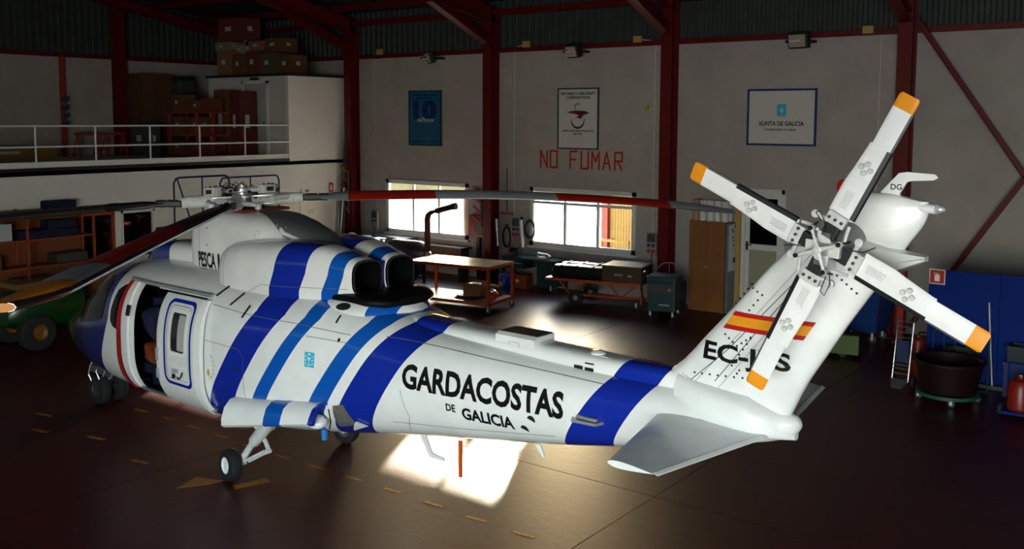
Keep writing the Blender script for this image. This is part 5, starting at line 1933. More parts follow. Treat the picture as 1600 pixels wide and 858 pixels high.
mb = MB(); mb.bb(-.18, .18, -.14, -.13, 0, .22); mb.bb(-.18, .18, .13, .14, 0, .22); mb.bb(-.18, -.17, -.13, .13, 0, .22); mb.bb(.17, .18, -.13, .13, 0, .22); mb.bb(-.18, .18, -.14, .14, 0, .01); mb.build('box', m_cardd, b)
mb = MB(); blob(mb, (0, 0, .2), (.15, .11, .07), 6, .3); mb.build('crumpled_wrap', mat('wrap', (.35, .33, .30), .5, bump=.6, bscale=25), b)
b = thing('red_tool_bag', 'red tool bag with silver fittings at the table shelf corner', 'bag', on_table(1.96, .44, .251), R(20))
mb = MB(); blob(mb, (0, 0, .10), (.13, .17, .10), 2, .12); mb.build('bag', mat('bag_red', (.45, .03, .02), .6), b, smooth=True)
mb = MB(); mb.tube([(-.05, -.12, .18), (0, 0, .27), (.04, .12, .18)], .012, 6); mb.build('handle', m_chrome, b, smooth=True)
mb = MB(); blob(mb, (-.02, 0, .20), (.08, .12, .04), 8, .3); mb.build('fitting', m_chrome, b, smooth=True)

# orange towed trolley with covered engine parts
t = thing('tow_trolley', 'orange four-wheeled tow trolley beneath the second window', 'trolley', (-12.72, 18.88, 0), R(12))
MB().bb(-.5, 1.85, 0, .95, .54, .60).build('bed', m_or, t)
for x in (0.0, 1.25):
    mb = MB(); mb.tube([(x - .15, .04, .54), (x + .12, .04, .24), (x + .5, .04, .54)], .025, 6); mb.build('strut', m_or, t)
mb = MB(); mb.tube([(.25, .05, .24), (1.3, .05, .24), (2.6, .3, .28)], .03, 6); mb.build('tow_bar', m_or, t)
mb = MB(); mb.tube([(1.9, .05, .54), (1.85, .05, .12)], .02, 6); mb.build('support_leg', m_or, t)
for (x, y) in ((.3, -.02), (.3, .97)):
    mb = MB(); mb.lathe([(.06, -.05), (.14, -.05), (.175, -.035), (.175, .035), (.14, .05), (.06, .05)], (x, y, .175), 'Y', 26, closed=True); w_ = mb.build('wheel', m_tyre, t, smooth=True)
    MB().lathe([(.001, -.04), (.065, -.045), (.10, -.02), (.10, .02), (.065, .045), (.001, .04)], (x, y, .175), 'Y', 20).build('rim', m_grey, w_, smooth=True)
castor(t, 1.75, .05, .06); castor(t, 1.75, .9, .06)
b = thing('engine_cover', 'long black ribbed cover lying on the orange trolley', 'cover', (-12.80, 19.0, .601), R(12))
for k, (y, rr_) in enumerate(((.10, .20), (.56, .20))):
    mb = MB(); mb.loft([rsec(-.32, y, .16, .0, .20, 3), rsec(-.25, y, .22, .0, .30, 3), rsec(.2, y, .22, .0, .31, 3), rsec(.95, y, .22, .0, .30, 3)]); mb.build('shell', m_blackm, b, smooth=True, angle=40)
    for x in (-.1, .3, .7):
        MB().bb(x, x + .03, y - .15, y + .15, .305, .318).build('strap', m_dgrey, b)
b = thing('cardboard_crate', 'large dark cardboard crate on the right end of the trolley', 'box', (-11.83, 19.10, .601), R(12))
MB().bb(0, .95, 0, .84, 0, .36).build('box', mat('crate_brown', (.07, .042, .028), .7, noise=.2), b)
MB().bb(-.01, .96, -.01, .85, .36, .385).build('lid', mat('crate_top', (.20, .16, .10), .5, noise=.5, nscale=16), b)
MB().bb(.3, .5, -.008, 0, .15, .2).build('label', m_grey, b)
MB().bb(.62, .72, -.008, 0, .14, .18).build('label', m_pale, b)

# teal workbench under the second window
t = thing('workbench', 'dark teal steel workbench left of the trolley under the window', 'workbench', (-15.45, 19.95, 0), R(0))
MB().bb(0, 1.75, 0, .6, .74, .79).build('top', mat('bench_top_green', (.05, .08, .07), .25, .2), t)
for x in (.03, 1.66):
    for y in (.03, .52):
        MB().bb(x, x + .06, y, y + .05, 0, .74).build('leg', m_teal, t)
for k in range(1):
    d_ = MB().bb(.12, .75, -.01, .5, .50, .73).build('drawer', m_teal, t)
    MB().bb(.2, .67, -.035, -.02, .63, .65).build('handle', m_chrome, d_)
MB().bb(1.15, 1.65, .0, .5, .10, .73).build('side_cabinet', m_teal, t)
castor(t, 1.6, .0, .05)
b = thing('bench_vice', 'small silver bench vice on the right end of the workbench', 'vice', (-14.25, 20.12, .791), R(20))
mb = MB(); mb.box((0, 0, .03), (.24, .12, .05), None, .01); mb.tube([(-.12, 0, .05), (-.10, 0, .14), (0, 0, .12), (.12, 0, .10), (.22, 0, .06)], [.03, .04, .03, .04, .02], 8); mb.build('body', m_chrome, b, smooth=True)
mb = MB(); mb.cyl((.18, -.1, .07), (.18, .1, .07), .01, 6); mb.build('handle', m_chrome, b)
mb = MB(); mb.box((.12, 0, .09), (.06, .14, .08), None, .01); mb.build('jaw', m_peg, b)
b = thing('toolbox', 'rusty orange toolbox on the floor under the workbench', 'toolbox', (-14.85, 20.0, 0.0), R(3))
MB().bb(-.28, .28, -.15, .15, 0, .36, .02).build('box', mat('toolbox_orange', (.28, .06, .02), .5), b)
MB().bb(-.05, .05, -.158, -.15, .16, .24).build('label', m_white, b)
MB().tube([(-.15, 0, .36), (-.13, 0, .42), (.13, 0, .42), (.15, 0, .36)], .012, 6).build('handle', m_dgrey, b)
b = thing('grinder', 'small black bench grinder at the left end of the workbench', 'grinder', (-15.25, 20.3, .791))
mb = MB(); mb.cyl((-.10, 0, .12), (.10, 0, .12), .06, 14); mb.build('motor', m_blackm, b, smooth=True)
for x in (-.14, .14):
    MB().cyl((x - .02, 0, .12), (x + .02, 0, .12), .08, 18).build('wheel_guard', m_dgrey, b, smooth=True)
MB().bb(-.05, .05, -.05, .05, 0, .08).build('base', m_dgrey, b)
b = thing('blue_canister', 'blue canister on the floor behind the rolling table', 'canister', (-15.0, 19.5, 0))
MB().lathe([(.14, 0), (.15, .02), (.15, .34), (.12, .40), (.04, .42), (.04, .46), (.001, .46)], (0, 0, 0), n=20).build('body', m_dblue, b, smooth=True)
MB().bb(-.06, .06, -.152, -.14, .12, .24).build('label', m_pale, b)

# cylindrical duct heater with bent twin pipes
t = thing('engine_stand', 'grey cylinder unit on a dark frame behind the rolling table', 'machine', (-17.7, 18.9, 0))
mb = MB(); mb.lathe([(.24, -.62), (.30, -.60), (.32, -.5), (.32, .35), (.26, .5), (.14, .62), (.001, .63)], (0, 0, .80), 'X', 30); mb.build('casing', mat('casing_grey', (.13, .13, .15), .35, .3), t, smooth=True)
MB().lathe([(.001, -.64), (.24, -.63), (.26, -.60), (.30, -.58)], (0, 0, .80), 'X', 30).build('end_ring', m_chrome, t, smooth=True)
mb = MB()
for x in (-.4, .3):
    mb.bb(x - .03, x + .03, -.25, -.2, 0, .6); mb.bb(x - .03, x + .03, .2, .25, 0, .6); mb.bb(x - .03, x + .03, -.25, .25, .48, .54)
mb.bb(-.5, .4, -.25, -.2, .1, .15); mb.bb(-.5, .4, .2, .25, .1, .15)
mb.build('frame', m_blackm, t)
mb = MB(); mb.lathe([(.001, -.1), (.22, -.1), (.24, 0), (.22, .1), (.001, .1)], (.1, -.1, .26), 'X', 20); mb.build('lower_drum', m_blackm, t, smooth=True)
m_bronze = mat('bronze_pipe', (.10, .06, .05), .3, .7)
for dy in (-.05, .06):
    mb = MB(); mb.tube([(.62, dy, .85), (.62, dy, 1.72), (.66, dy, 1.84), (.78, dy, 1.92), (.95, dy, 1.95), (1.5, dy * .6, 2.10)], .045, 12); mb.build('riser_pipe', m_bronze, t, smooth=True)
mb = MB(); mb.cyl((.95, 0, 1.955), (1.5, 0, 2.10), .075, 16); mb.cyl((1.5, 0, 2.10), (1.6, 0, 2.12), .09, 16); mb.build('nozzle', m_bronze, t, smooth=True)
mb = MB(); mb.lathe([(.001, 0), (.10, 0), (.10, .10), (.07, .13), (.001, .14)], (.62, 0, .74), n=18); mb.build('pipe_flange', m_white, t, smooth=True)

# teal drums under crumpled clear film
for k, (x, y) in enumerate(((-20.05, 19.45), (-19.43, 19.35))):
    t = thing('drum', ('left', 'right')[k] + ' teal drum topped with crumpled clear film below the first window', 'drum', (x, y, 0))
    MB().lathe([(.23, 0), (.24, .02), (.24, .32), (.25, .34), (.24, .36), (.24, .66), (.25, .68), (.24, .70), (.24, .92), (.22, .94), (.001, .94)], (0, 0, 0), n=26).build('barrel', mat('drum_teal', (.03, .26, .30), .3), t, smooth=True)
    mb = MB(); blob(mb, (0, 0, .97), (.24, .24, .05), 20 + k, .35, 28, 8); mb.build('film', mat('clear_film', (.75, .78, .80), .15, coat=.5), t)

# wooden wardrobe cabinet and rolls
t = thing('wooden_cabinet', 'tall light brown wooden cabinet beside the back door', 'cabinet', (-10.13, 20.10, 0))
m_wood = mat('cabinet_wood', (.24, .095, .03), .45, noise=.22, nscale=2.5)
MB().bb(0, .88, .02, .44, 0, 2.06).build('carcass', m_wood, t)
for x in (.01, .445):
    d_ = MB().bb(x, x + .425, -.002, .02, .04, 2.04, .004).build('door', m_wood, t)
    MB().lathe([(.001, -.035), (.014, -.03), (.010, -.012), (.012, 0)], (x + (.40 if x < .1 else .03), -.002, 1.02), 'Y', 12).build('knob', m_chrome, d_, smooth=True)
t2 = thing('steel_locker', 'blue grey steel locker side with pinned papers next to the wooden cabinet', 'locker', (-9.24, 20.16, 0))
MB().bb(0, .05, 0, .40, 0, 2.03).build('side', mat('locker_blue', (.12, .16, .21), .5), t2)
MB().bb(.052, .056, .02, .34, .95, 2.0).build('paper', mat('paper', (.60, .61, .62), .6), t2)
for k, (y, z) in enumerate(((.16, 1.85), (.22, 1.80), (.2, 1.68), (.24, 1.60), (.22, 1.5), (.3, 1.92))):
    MB().bb(.056, .059, y, y + .05, z, z + .06).build('print_mark', m_print, t2)
MB().bb(.056, .075, .25, .33, 1.13, 1.25).build('lock_box', m_dblue, t2)
m_roll = mat('paper_roll', (.62, .60, .57), .6, noise=.15, nscale=10)
k = 0
rows = [(0, z, i) for z in (0, 1) for i in range(5)] + [(1, z, i) for z in (0, 1) for i in range(5)]
for (rw, z, i) in rows:
    q = random.Random(40 + k)
    x = -10.03 + i * .178; y = 20.24 + rw * .18
    pos = ['first', 'second', 'third', 'fourth', 'fifth'][i] + ' from the left'
    lab = '%s paper roll %s, %s %s row on wooden cabinet' % (['white', 'brown'][1 if i == 0 else 0], pos, ['front', 'back'][rw], ['lower', 'upper'][z])
    tr = thing('paper_roll', lab, 'roll', (x + q.uniform(-.008, .008), y, 2.062 + z * .235), 0, 'paper rolls on the wooden cabinet')
    MB().lathe([(.022, 0), (.084, 0), (.084, .228), (.022, .228)], (0, 0, 0), n=22, closed=True).build('roll', m_roll if i else mat('paper_roll_brown', (.45, .30, .16), .6, noise=.5, nscale=12), tr, smooth=True)
    MB().lathe([(.018, .002), (.022, .002), (.022, .226), (.018, .226)], (0, 0, 0), n=14, closed=True).build('core', m_card, tr, smooth=True)
    k += 1

# teal machine with hoses, hoop fan behind it
t = thing('ground_unit', 'dark teal wheeled machine with coiled hoses beside the cabinet', 'machine', (-10.42, 18.72, 0), R(14))
MB().bb(0, .62, 0, .62, .14, .86, .03).build('cabinet', m_teal, t)
MB().bb(-.02, .64, -.03, .60, .78, .92, .03).build('lid', m_teal, t)
MB().bb(.03, .59, -.02, 0, .56, .72).build('control_panel', m_dgrey, t)
for x in (.12, .26, .38, .5):
    MB().lathe([(.035, 0), (.035, -.02), (.001, -.022)], (x, -.02, .64), 'Y', 14).build('gauge', m_dgrey if x != .5 else m_grey, t, smooth=True)
for (x, y) in ((.06, .06), (.56, .06), (.06, .56), (.56, .56)):
    castor(t, x, y, .05)
MB().bb(.26, .50, -.003, 0, .28, .305).build('pale_nameplate', m_pale, t)
for k in range(5):
    pts = [(.70 + .01 * k, .35 + .17 * math.cos(2 * PI * i / 24) + .01 * k, .50 + .30 * math.sin(2 * PI * i / 24)) for i in range(25)]
    MB().tube(pts, .014, 6, False).build('hose', m_tblk, t, smooth=True)
MB().tube([(-.02, .3, .8), (-.16, .25, .88), (-.20, .2, .6), (-.14, .2, .35)], .02, 6).build('side_hose', m_tblk, t, smooth=True)
mb = MB(); mb.lathe([(.001, -.03), (.06, -.03), (.07, 0), (.06, .03), (.001, .03)], (-.1, .25, .93), 'Y', 14); mb.build('reel_hub', m_blackm, t, smooth=True)
t = thing('hoop_fan', 'round hoop fan on a stand behind the teal machine', 'fan', (-10.42, 19.72, 0))
pts = [(.34 * math.cos(2 * PI * i / 36), 0, .76 + .34 * math.sin(2 * PI * i / 36)) for i in range(37)]
MB().tube(pts, .012, 6, False).build('hoop', m_grey, t, smooth=True)
MB().lathe([(.001, -.06), (.08, -.06), (.10, 0), (.08, .06), (.001, .06)], (0, 0, .76), 'Y', 20).build('motor', m_blackm, t, smooth=True)
for k in range(3):
    a = R(90 + 120 * k)
    MB().tube([(.09 * math.cos(a), 0, .76 + .09 * math.sin(a)), (.34 * math.cos(a), 0, .76 + .34 * math.sin(a))], .008, 5).build('spoke', m_grey, t)
MB().bb(-.22, .22, -.15, .15, 0, .03).build('base', m_blackm, t); MB().cyl((0, 0, .03), (0, 0, .42), .02, 8).build('post', m_blackm, t)

# ---------------------------------------------------------------- right end of the hall
t = thing('blue_partition', 'large blue upright panel standing at the right end', 'partition', (-4.20, 17.2, 0))
m_bp = mat('panel_blue', (.002, .016, .15), .7, spec=.1, noise=.12, nscale=2)
for k in range(5):
    MB().bb(k * 1.1 + .004, (k + 1) * 1.1 - .004, 0, .04, .05, 1.86 + .01 * k).build('panel', m_bp, t)
MB().bb(0, 5.5, -.02, .08, 0, .05).build('base_rail', m_grey, t)
# wheeled blue bin
t = thing('wheeled_bin', 'blue wheeled bin behind the tail fin', 'bin', (-6.42, 19.2, 0), R(-6))
mb = MB(); mb.loft([[(.02, .0, .22), (.82, .0, .22), (.82, .60, .22), (.02, .60, .22)], [(-.10, -.10, 1.02), (.92, -.10, 1.02), (.92, .70, 1.02), (-.10, .70, 1.02)]]); mb.build('tub', mat('bin_blue', (.004, .025, .13), .45), t)
mb = MB(); mb.bb(-.13, .95, -.13, .73, 1.02, 1.08, .02); mb.build('lid', mat('bin_blue', (.004, .025, .13), .45), t)
for (x, y) in ((.1, .05), (.74, .05), (.1, .55), (.74, .55)):
    castor(t, x, y, .08, zf=.24)
t = thing('pallet_truck', 'dark pallet truck with a raised handle in front of the blue bin', 'pallet truck', (-6.1, 17.85, 0), R(10))
for x in (0, .42):
    MB().bb(x, x + .16, -.1, .75, .07, .12).build('fork', m_blackm, t)
MB().bb(0, .58, -.22, -.1, .07, .42).build('pump_body', mat('truck_green', (.05, .08, .01), .5), t)
MB().tube([(.29, -.16, .42), (.62, -.30, 1.08)], .022, 8).build('handle', m_blackm, t, smooth=True)
MB().tube([(.54, -.36, 1.02), (.62, -.30, 1.14), (.70, -.22, 1.10)], .016, 6).build('grip', m_dgrey, t, smooth=True)
castor(t, .29, -.16, .08, 'steer_wheel', .2)
# folded steel ladder-like stretcher
t = thing('steel_hand_truck', 'silver hand truck with rungs standing left of the fire bottle', 'hand truck', (-4.36, 16.35, 0), R(-6))
for x in (-.13, .13):
    MB().tube([(x, -.05, .10), (x, .02, .5), (x, .12, 1.05), (x * .9, .20, 1.12)], .014, 8).build('rail', m_mech, t, smooth=True)
for z, y in ((.22, -.03), (.30, -.02), (.36, -.01), (.80, .07), (.88, .09), (.97, .105), (1.06, .125)):
    MB().cyl((-.13, y, z), (.13, y, z), .010, 6).build('rung', m_mech, t, smooth=True)
MB().bb(-.10, .10, .02, .035, .40, .76).build('back_plate', mat('plate_navy', (.02, .03, .08), .4), t)
MB().prism([(-.14, -.06, .12), (.14, -.06, .12), (.08, -.22, .01), (-.08, -.22, .01)], (0, .01, .015)).build('toe_plate', m_dgrey, t)
for x in (-.17, .17):
    mb = MB(); mb.lathe([(.001, -.02), (.08, -.02), (.09, 0), (.08, .02), (.001, .02)], (x, .08, .09), 'X', 18); mb.build('wheel', m_tyre, t, smooth=True)


def fire_bottle(name, label, loc, h, r, s=1):
    t = thing(name, label, 'extinguisher', loc)
    MB().lathe([(r * .95, 0), (r, .02), (r, h * .72), (r * .8, h * .84), (r * .3, h * .90), (r * .3, h * .94), (.001, h * .94)], (0, 0, 0), n=22).build('cylinder', mat('extinguisher_red', (.16, .010, .004), .35), t, smooth=True)
    MB().tube([(0, 0, h * .92), (.02, 0, h), (.12, -.02, h * 1.02)], .016, 6).build('valve', m_blackm, t, smooth=True)
    MB().tube([(.0, 0, h * .95), (-r * 1.1, -.04, h * .85), (-r * 1.2, -.05, h * .3)], .012, 6).build('hose', m_tblk, t, smooth=True)
    return t
fire_bottle('fire_bottle', 'tall orange red fire bottle between hand truck and round tub', (-4.28, 17.0, 0), .80, .13)
t = thing('wheeled_extinguisher', 'red extinguisher on a blue wheeled cart at the right edge', 'extinguisher', (-2.50, 15.72, 0))
MB().lathe([(.15, .10), (.18, .14), (.18, .46), (.14, .54), (.05, .58), (.05, .62), (.001, .62)], (0, 0, 0), n=24).build('cylinder', mat('extinguisher_red', (.16, .010, .004), .35), t, smooth=True)
MB().bb(-.22, .22, -.2, .2, .06, .10).build('cart_plate', m_bp, t)
MB().tube([(-.2, .18, .1), (-.2, .22, .75), (.2, .22, .75), (.2, .18, .1)], .015, 6).build('cart_handle', m_bp, t, smooth=True)
for x in (-.25, .25):
    MB().lathe([(.001, -.025), (.08, -.025), (.09, 0), (.08, .025), (.001, .025)], (x, -.05, .09), 'X', 18).build('wheel', m_tyre, t, smooth=True)
MB().tube([(0, 0, .6), (.1, -.1, .66), (.16, -.16, .3)], .014, 6).build('hose', m_tblk, t, smooth=True)
MB().lathe([(.03, 0), (.03, .01), (.001, .012)], (.0, -.02, .62), n=12).build('gauge', m_chrome, t, smooth=True)
# round tub on castors
t = thing('round_tub', 'dark red round tub on a green castor base', 'tub', (-3.55, 15.95, 0))
MB().lathe([(.30, .16), (.40, .18), (.50, .62), (.53, .63), (.53, .66), (.48, .66), (.38, .22), (.001, .22)], (0, 0, 0), n=36).build('tub', mat('tub_maroon', (.010, .001, .0015), .6, spec=.15), t, smooth=True)
MB().lathe([(.40, .11), (.46, .11), (.46, .16), (.40, .16)], (0, 0, 0), n=32, closed=True).build('base_ring', mat('base_green', (.01, .06, .035), .5), t, smooth=True)
for k in range(4):
    a = R(20 + 90 * k)
    castor(t, .42 * math.cos(a), .42 * math.sin(a), .055, zf=.12)
# green wire pallet sides behind the tub
t = thing('green_crate_frame', 'green steel barred crate frame behind the round tub', 'crate', (-4.02, 16.75, 0))
m_gr = mat('green_steel', (.005, .03, .02), .45)
for k in range(6):
    x = .02 + .17 * k
    MB().tube([(x, 0, .0), (x + .01, .02, .45), (x - .01, .10, .92)], .013, 6).build('bar', m_gr, t, smooth=True)
for z, y in ((.02, 0), (.5, .03), (.9, .09)):
    MB().tube([(0, y, z), (.88, y, z)], .016, 6).build('cross_bar', m_gr, t, smooth=True)
mb = MB(); blob(mb, (.42, .16, .35), (.36, .08, .33), 12, .15); mb.build('folded_tarp', mat('tarp_dark', (.02, .035, .03), .6), t, smooth=True)
# broom leaning on the blue panel
t = broom('broom', (-3.13, 17.06, 0), 1.40, 'white-handled broom leaning on the blue panel', m_dgrey, mat('handle_white', (.45, .45, .45), .4), (-.12, .10))
# blue crates
for k, (x, y, z, w_, h_, lab, mm) in enumerate(((-2.92, 16.75, 0, .5, .55, 'dark blue plastic crate on the floor right of the broom', 'crate_blue'), (-2.88, 16.78, .552, .42, .26, 'black plastic crate stacked on the dark blue crate', 'crate_black'))):
    t = thing('plastic_crate', lab, 'crate', (x, y, z))
    m_ = mat('crate_blue', (.008, .02, .12), .5) if k == 0 else mat('crate_black', (.012, .014, .018), .5)
    mb = MB()
    for (x0, x1, y0, y1) in ((0, w_, 0, .02), (0, w_, .33, .35), (0, .02, .02, .33), (w_ - .02, w_, .02, .33)):
        mb.bb(x0, x1, y0, y1, 0, h_)
    mb.bb(.02, w_ - .02, .02, .33, 0, .02); mb.build('box', m_, t)
    MB().bb(-.015, w_ + .015, -.015, 0, h_ - .04, h_).build('rim', m_, t)
# orange stub post behind the tail, at the wall
t = thing('orange_post', 'short red post with orange sleeve at the wall behind the tail blade', 'post', (-5.28, D - 1.0, 0))
MB().bb(-.06, .06, -.05, .05, 0, 1.95).build('post', mat('bright_red_steel', (.35, .02, .012), .4), t)
MB().bb(-.12, .12, -.1, .1, 0, .04).build('foot', m_dgrey, t)

# ================================================================ UPPER FLOOR AND LEFT SIDE
m_redsteel = mat('shelf_red_steel', (.30, .03, .015), .45)
# railing
t = thing('guard_rail', 'white steel guard rail along the upper floor edge', 'railing', (XM - .035, 0, 3.19))
for z in (.95, .48):
    MB().cyl((0, YF + .5, z), (0, OY, z), .024, 10).build('rail', m_rail, t, smooth=True)
for k in range(-10, 5):
    y = 11.03 + 1.4326 * k
    MB().cyl((0, y, 0), (0, y, .95), .022, 10).build('post', m_rail, t, smooth=True)
# office side door
t = struct(MB().bb(-23.68, -22.66, OY - .02, OY, 3.19, 5.33).build('door_2', mat('door_dull_white', (.36, .35, .34), .6)))
mb = MB(); mb.bb(-23.76, -23.68, OY - .04, OY, 3.19, 5.40); mb.bb(-22.66, -22.58, OY - .04, OY, 3.19, 5.40); mb.bb(-23.76, -22.58, OY - .04, OY, 5.33, 5.40); mb.build('door_frame', m_rail, t)
MB().cyl((-22.78, OY - .06, 4.2), (-22.78, OY - .02, 4.2), .02, 8).build('door_handle', m_dgrey, t)
tag(MB().bb(-23.3, -23.0, OY - .10, OY - .001, 5.43, 5.5).build('door_light', m_black), 'small dark light over the upper office door', 'lamp')

# red post with blue pegs on the left wall
t = thing('peg_post', 'red upright with blue pegs on the far left wall', 'peg rack', (XL + .15, 14.83, 3.19))
MB().bb(-.05, .05, -.06, .06, 0, 2.9).build('post', m_redsteel, t)
for z in (.95, 1.18, 1.42, 1.66):
    p_ = MB().tube([(.06, 0, z), (.3, .0, z + .06)], .035, 8).build('peg', mat('peg_blue', (.02, .04, .14), .5), t, smooth=True)
    MB().bb(.04, .14, -.08, .08, z - .06, z + .06).build('bracket', mat('bracket_blue', (.02, .04, .14), .5), t)


def box_thing(name, label, cat, x0, x1, y0, y1, z0, z1, m, lid=None, group=None, lab=None):
    t = thing(name, label, cat, ((x0 + x1) / 2, (y0 + y1) / 2, z0), 0, group)
    hx, hy, h = (x1 - x0) / 2, (y1 - y0) / 2, z1 - z0
    MB().bb(-hx, hx, -hy, hy, 0, h, .012).build('box', m, t)
    MB().bb(-hx * .98, hx * .98, -.03, .03, h, h + .004).build('tape', lid or m_card, t)
    if lab:
        MB().bb(hx, hx + .004, -hy * .4, hy * .1, h * .45, h * .65).build('label', m_pale, t)
        MB().bb(-hx * .4, hx * .1, -hy - .004, -hy, h * .45, h * .65).build('label', m_pale, t)
    return t


FZ = 3.195
m_bw = mat('brown_board', (.10, .045, .02), .7, noise=.2)
t = thing('brown_cabinet', 'tall brown cabinet standing against the upper left wall', 'cabinet', (-27.3, 17.5, FZ))
MB().bb(-.35, .35, -.52, .52, 0, 2.48).build('carcass', m_bw, t)
for y in (-.51, .01):
    d_ = MB().bb(.35, .37, y, y + .5, .03, 2.45).build('door', m_bw, t); MB().bb(.37, .385, y + (.44 if y < 0 else .03), y + (.47 if y < 0 else .06), 1.1, 1.3).build('handle', m_dgrey, d_)
t = thing('dark_case', 'black case standing right of the tall brown cabinet', 'case', (-26.9, 18.35, FZ))
MB().bb(-.3, .3, -.28, .28, 0, 2.3, .03).build('body', m_dgrey, t); MB().bb(-.28, .28, -.26, .26, 2.3, 2.42, .03).build('lid', m_black, t)
# red shelf rack along the upper floor
t = thing('shelf_rack', 'red steel shelf rack loaded with cartons on the upper floor', 'shelf', (-25.6, 17.0, FZ))
for x in (0, 1.35, 2.1):
    for y in (0, .6):
        MB().bb(x - .03, x + .03, y - .03, y + .03, 0, 1.32).build('upright', m_redsteel, t)
for z in (.05, .62, 1.28):
    MB().bb(-.03, 2.13, -.03, .63, z, z + .045).build('shelf', m_redsteel, t)
cols = [m_cardd, m_card, mat('carton_red_brown', (.12, .03, .015), .8), mat('carton_dull', (.09, .06, .04), .8)]
q = random.Random(11)
# cartons under, in and on the rack
n = 0
names = ['low', 'squat', 'square', 'narrow', 'wide', 'tall']
for (z, hmax, tier) in ((.10, .45, 'bottom shelf'), (.67, .55, 'middle shelf'), (1.33, .6, 'top')):
    x = .08
    i = 0
    while x < 1.95:
        w_ = q.uniform(.34, .55); h_ = q.uniform(.5, 1) * hmax
        if x + w_ > 2.08: break
        pos = ['leftmost', 'second', 'third', 'fourth', 'fifth', 'sixth'][i]
        lab = '%s brown carton %s the upper red rack, %s' % (pos, 'on' if tier == 'top' else 'on the ' + tier.split()[0] + ' shelf of', 'nearest the wall cabinet' if i == 0 else 'counting from the left') if tier != 'top' else '%s carton on top of the upper red rack, counting from the left' % pos
        t2 = box_thing('carton', lab, 'box', -25.6 + x, -25.6 + x + w_, 17.06, 17.55, FZ + z + .002, FZ + z + h_, cols[(i + n) % 4], None, 'cartons on the upper red rack', i % 2 == 0)
        x += w_ + .03; i += 1; n += 1
for (lab, x0, x1, y0, y1, z0, z1, m_) in (
        ('tall dark red brown board box right of the upper rack', -23.45, -23.0 + .0, 17.55, 18.15, FZ, FZ + 1.9, mat('maroon_board', (.09, .018, .012), .7)),
        ('large brown box with a long white label behind the rack', -24.4, -23.75, 17.7, 18.2, FZ, FZ + 1.95, m_cardd),
        ('broad orange brown panel box against the left wall at rack height', -27.4, -26.4, 19.1, 19.9, FZ, FZ + 1.7, mat('carton_orange', (.16, .04, .015), .7)),
        ('long mustard brown carton on the upper floor at far left', -27.0, -26.2, 11.6, 13.9, FZ, FZ + .36, mat('mustard_carton', (.22, .13, .04), .8)),
        ('dark green black crate between the cabinet and the red trestles', -26.9, -25.95, 16.55, 16.92, FZ, FZ + .95, m_dgrey)):
    box_thing('carton', lab, 'box', x0, x1, y0, y1, z0, z1, m_, None, None, True)
# red trestles
for k, (y, x) in enumerate(((15.2, -27.0), (16.05, -27.0))):
    t = thing('trestle', ('left', 'right')[k] + ' red steel trestle by the far left wall', 'trestle', (x, y, FZ))
    MB().bb(-.05, .05, -.35, .35, .62, .70).build('top_bar', m_redsteel, t)
    for s_ in (-1, 1):
        for r_ in (-1, 1):
            MB().tube([(0, s_ * .28, .62), (r_ * .22, s_ * .32, 0)], .03, 6).build('leg', m_redsteel, t)
        MB().bb(-.16, .16, s_ * .30 - .02, s_ * .30 + .02, .2, .25).build('brace', m_redsteel, t)
# clutter stacked on the office roof
RZ = 5.602
i = 0
specs = [(-25.3, -24.55, 18.5, 19.1, 0, .75, 1, 'lower left brown carton on the office roof'), (-24.5, -23.95, 18.45, 19.0, 0, .62, 0, 'second carton from the left on the office roof'), (-23.9, -23.3, 18.5, 19.1, 0, .70, 2, 'third carton from the left on the office roof'),
         (-23.25, -22.6, 18.5, 19.1, 0, .62, 3, 'fourth carton from the left on the office roof, with pale marks'), (-22.55, -22.0, 18.6, 19.2, 0, .55, 0, 'rightmost low carton on the office roof'),
         (-25.45, -24.75, 18.55, 19.1, .76, 1.02, 1, 'pale flat carton stacked on the lower left carton'), (-25.35, -24.2, 18.6, 19.3, 1.03, 1.72, 2, 'big top carton with white labels under the roof'),
         (-23.9, -23.2, 18.6, 19.2, .71, 1.0, 1, 'flat carton lying on the third roof carton'), (-23.15, -22.4, 18.6, 19.2, .64, 1.05, 0, 'carton with a window mark on the right of the roof pile')]
for (x0, x1, y0, y1, a, b, c, lab) in specs:
    mm = cols[c] if 'pale' not in lab else mat('pale_carton', (.22, .17, .12), .8)
    if 'fourth' in lab: mm = cols[c]
    box_thing('carton', lab, 'box', x0, x1, y0, y1, RZ + a, RZ + b, mm, None, 'cartons on the office roof', True)
t = thing('crumpled_sack', 'crumpled pale plastic sack among the roof cartons', 'sack', (-24.22, 18.7, RZ + .63))
mb = MB(); blob(mb, (0, 0, .14), (.24, .2, .14), 30, .35); mb.build('sack', mat('sack_film', (.30, .26, .16), .4, bump=.6, bscale=20), t)
mb = MB(); mb.tube([(0, 0, .25), (.06, -.05, .36), (.12, 0, .42)], .012, 5); mb.build('tie', m_pale, t)

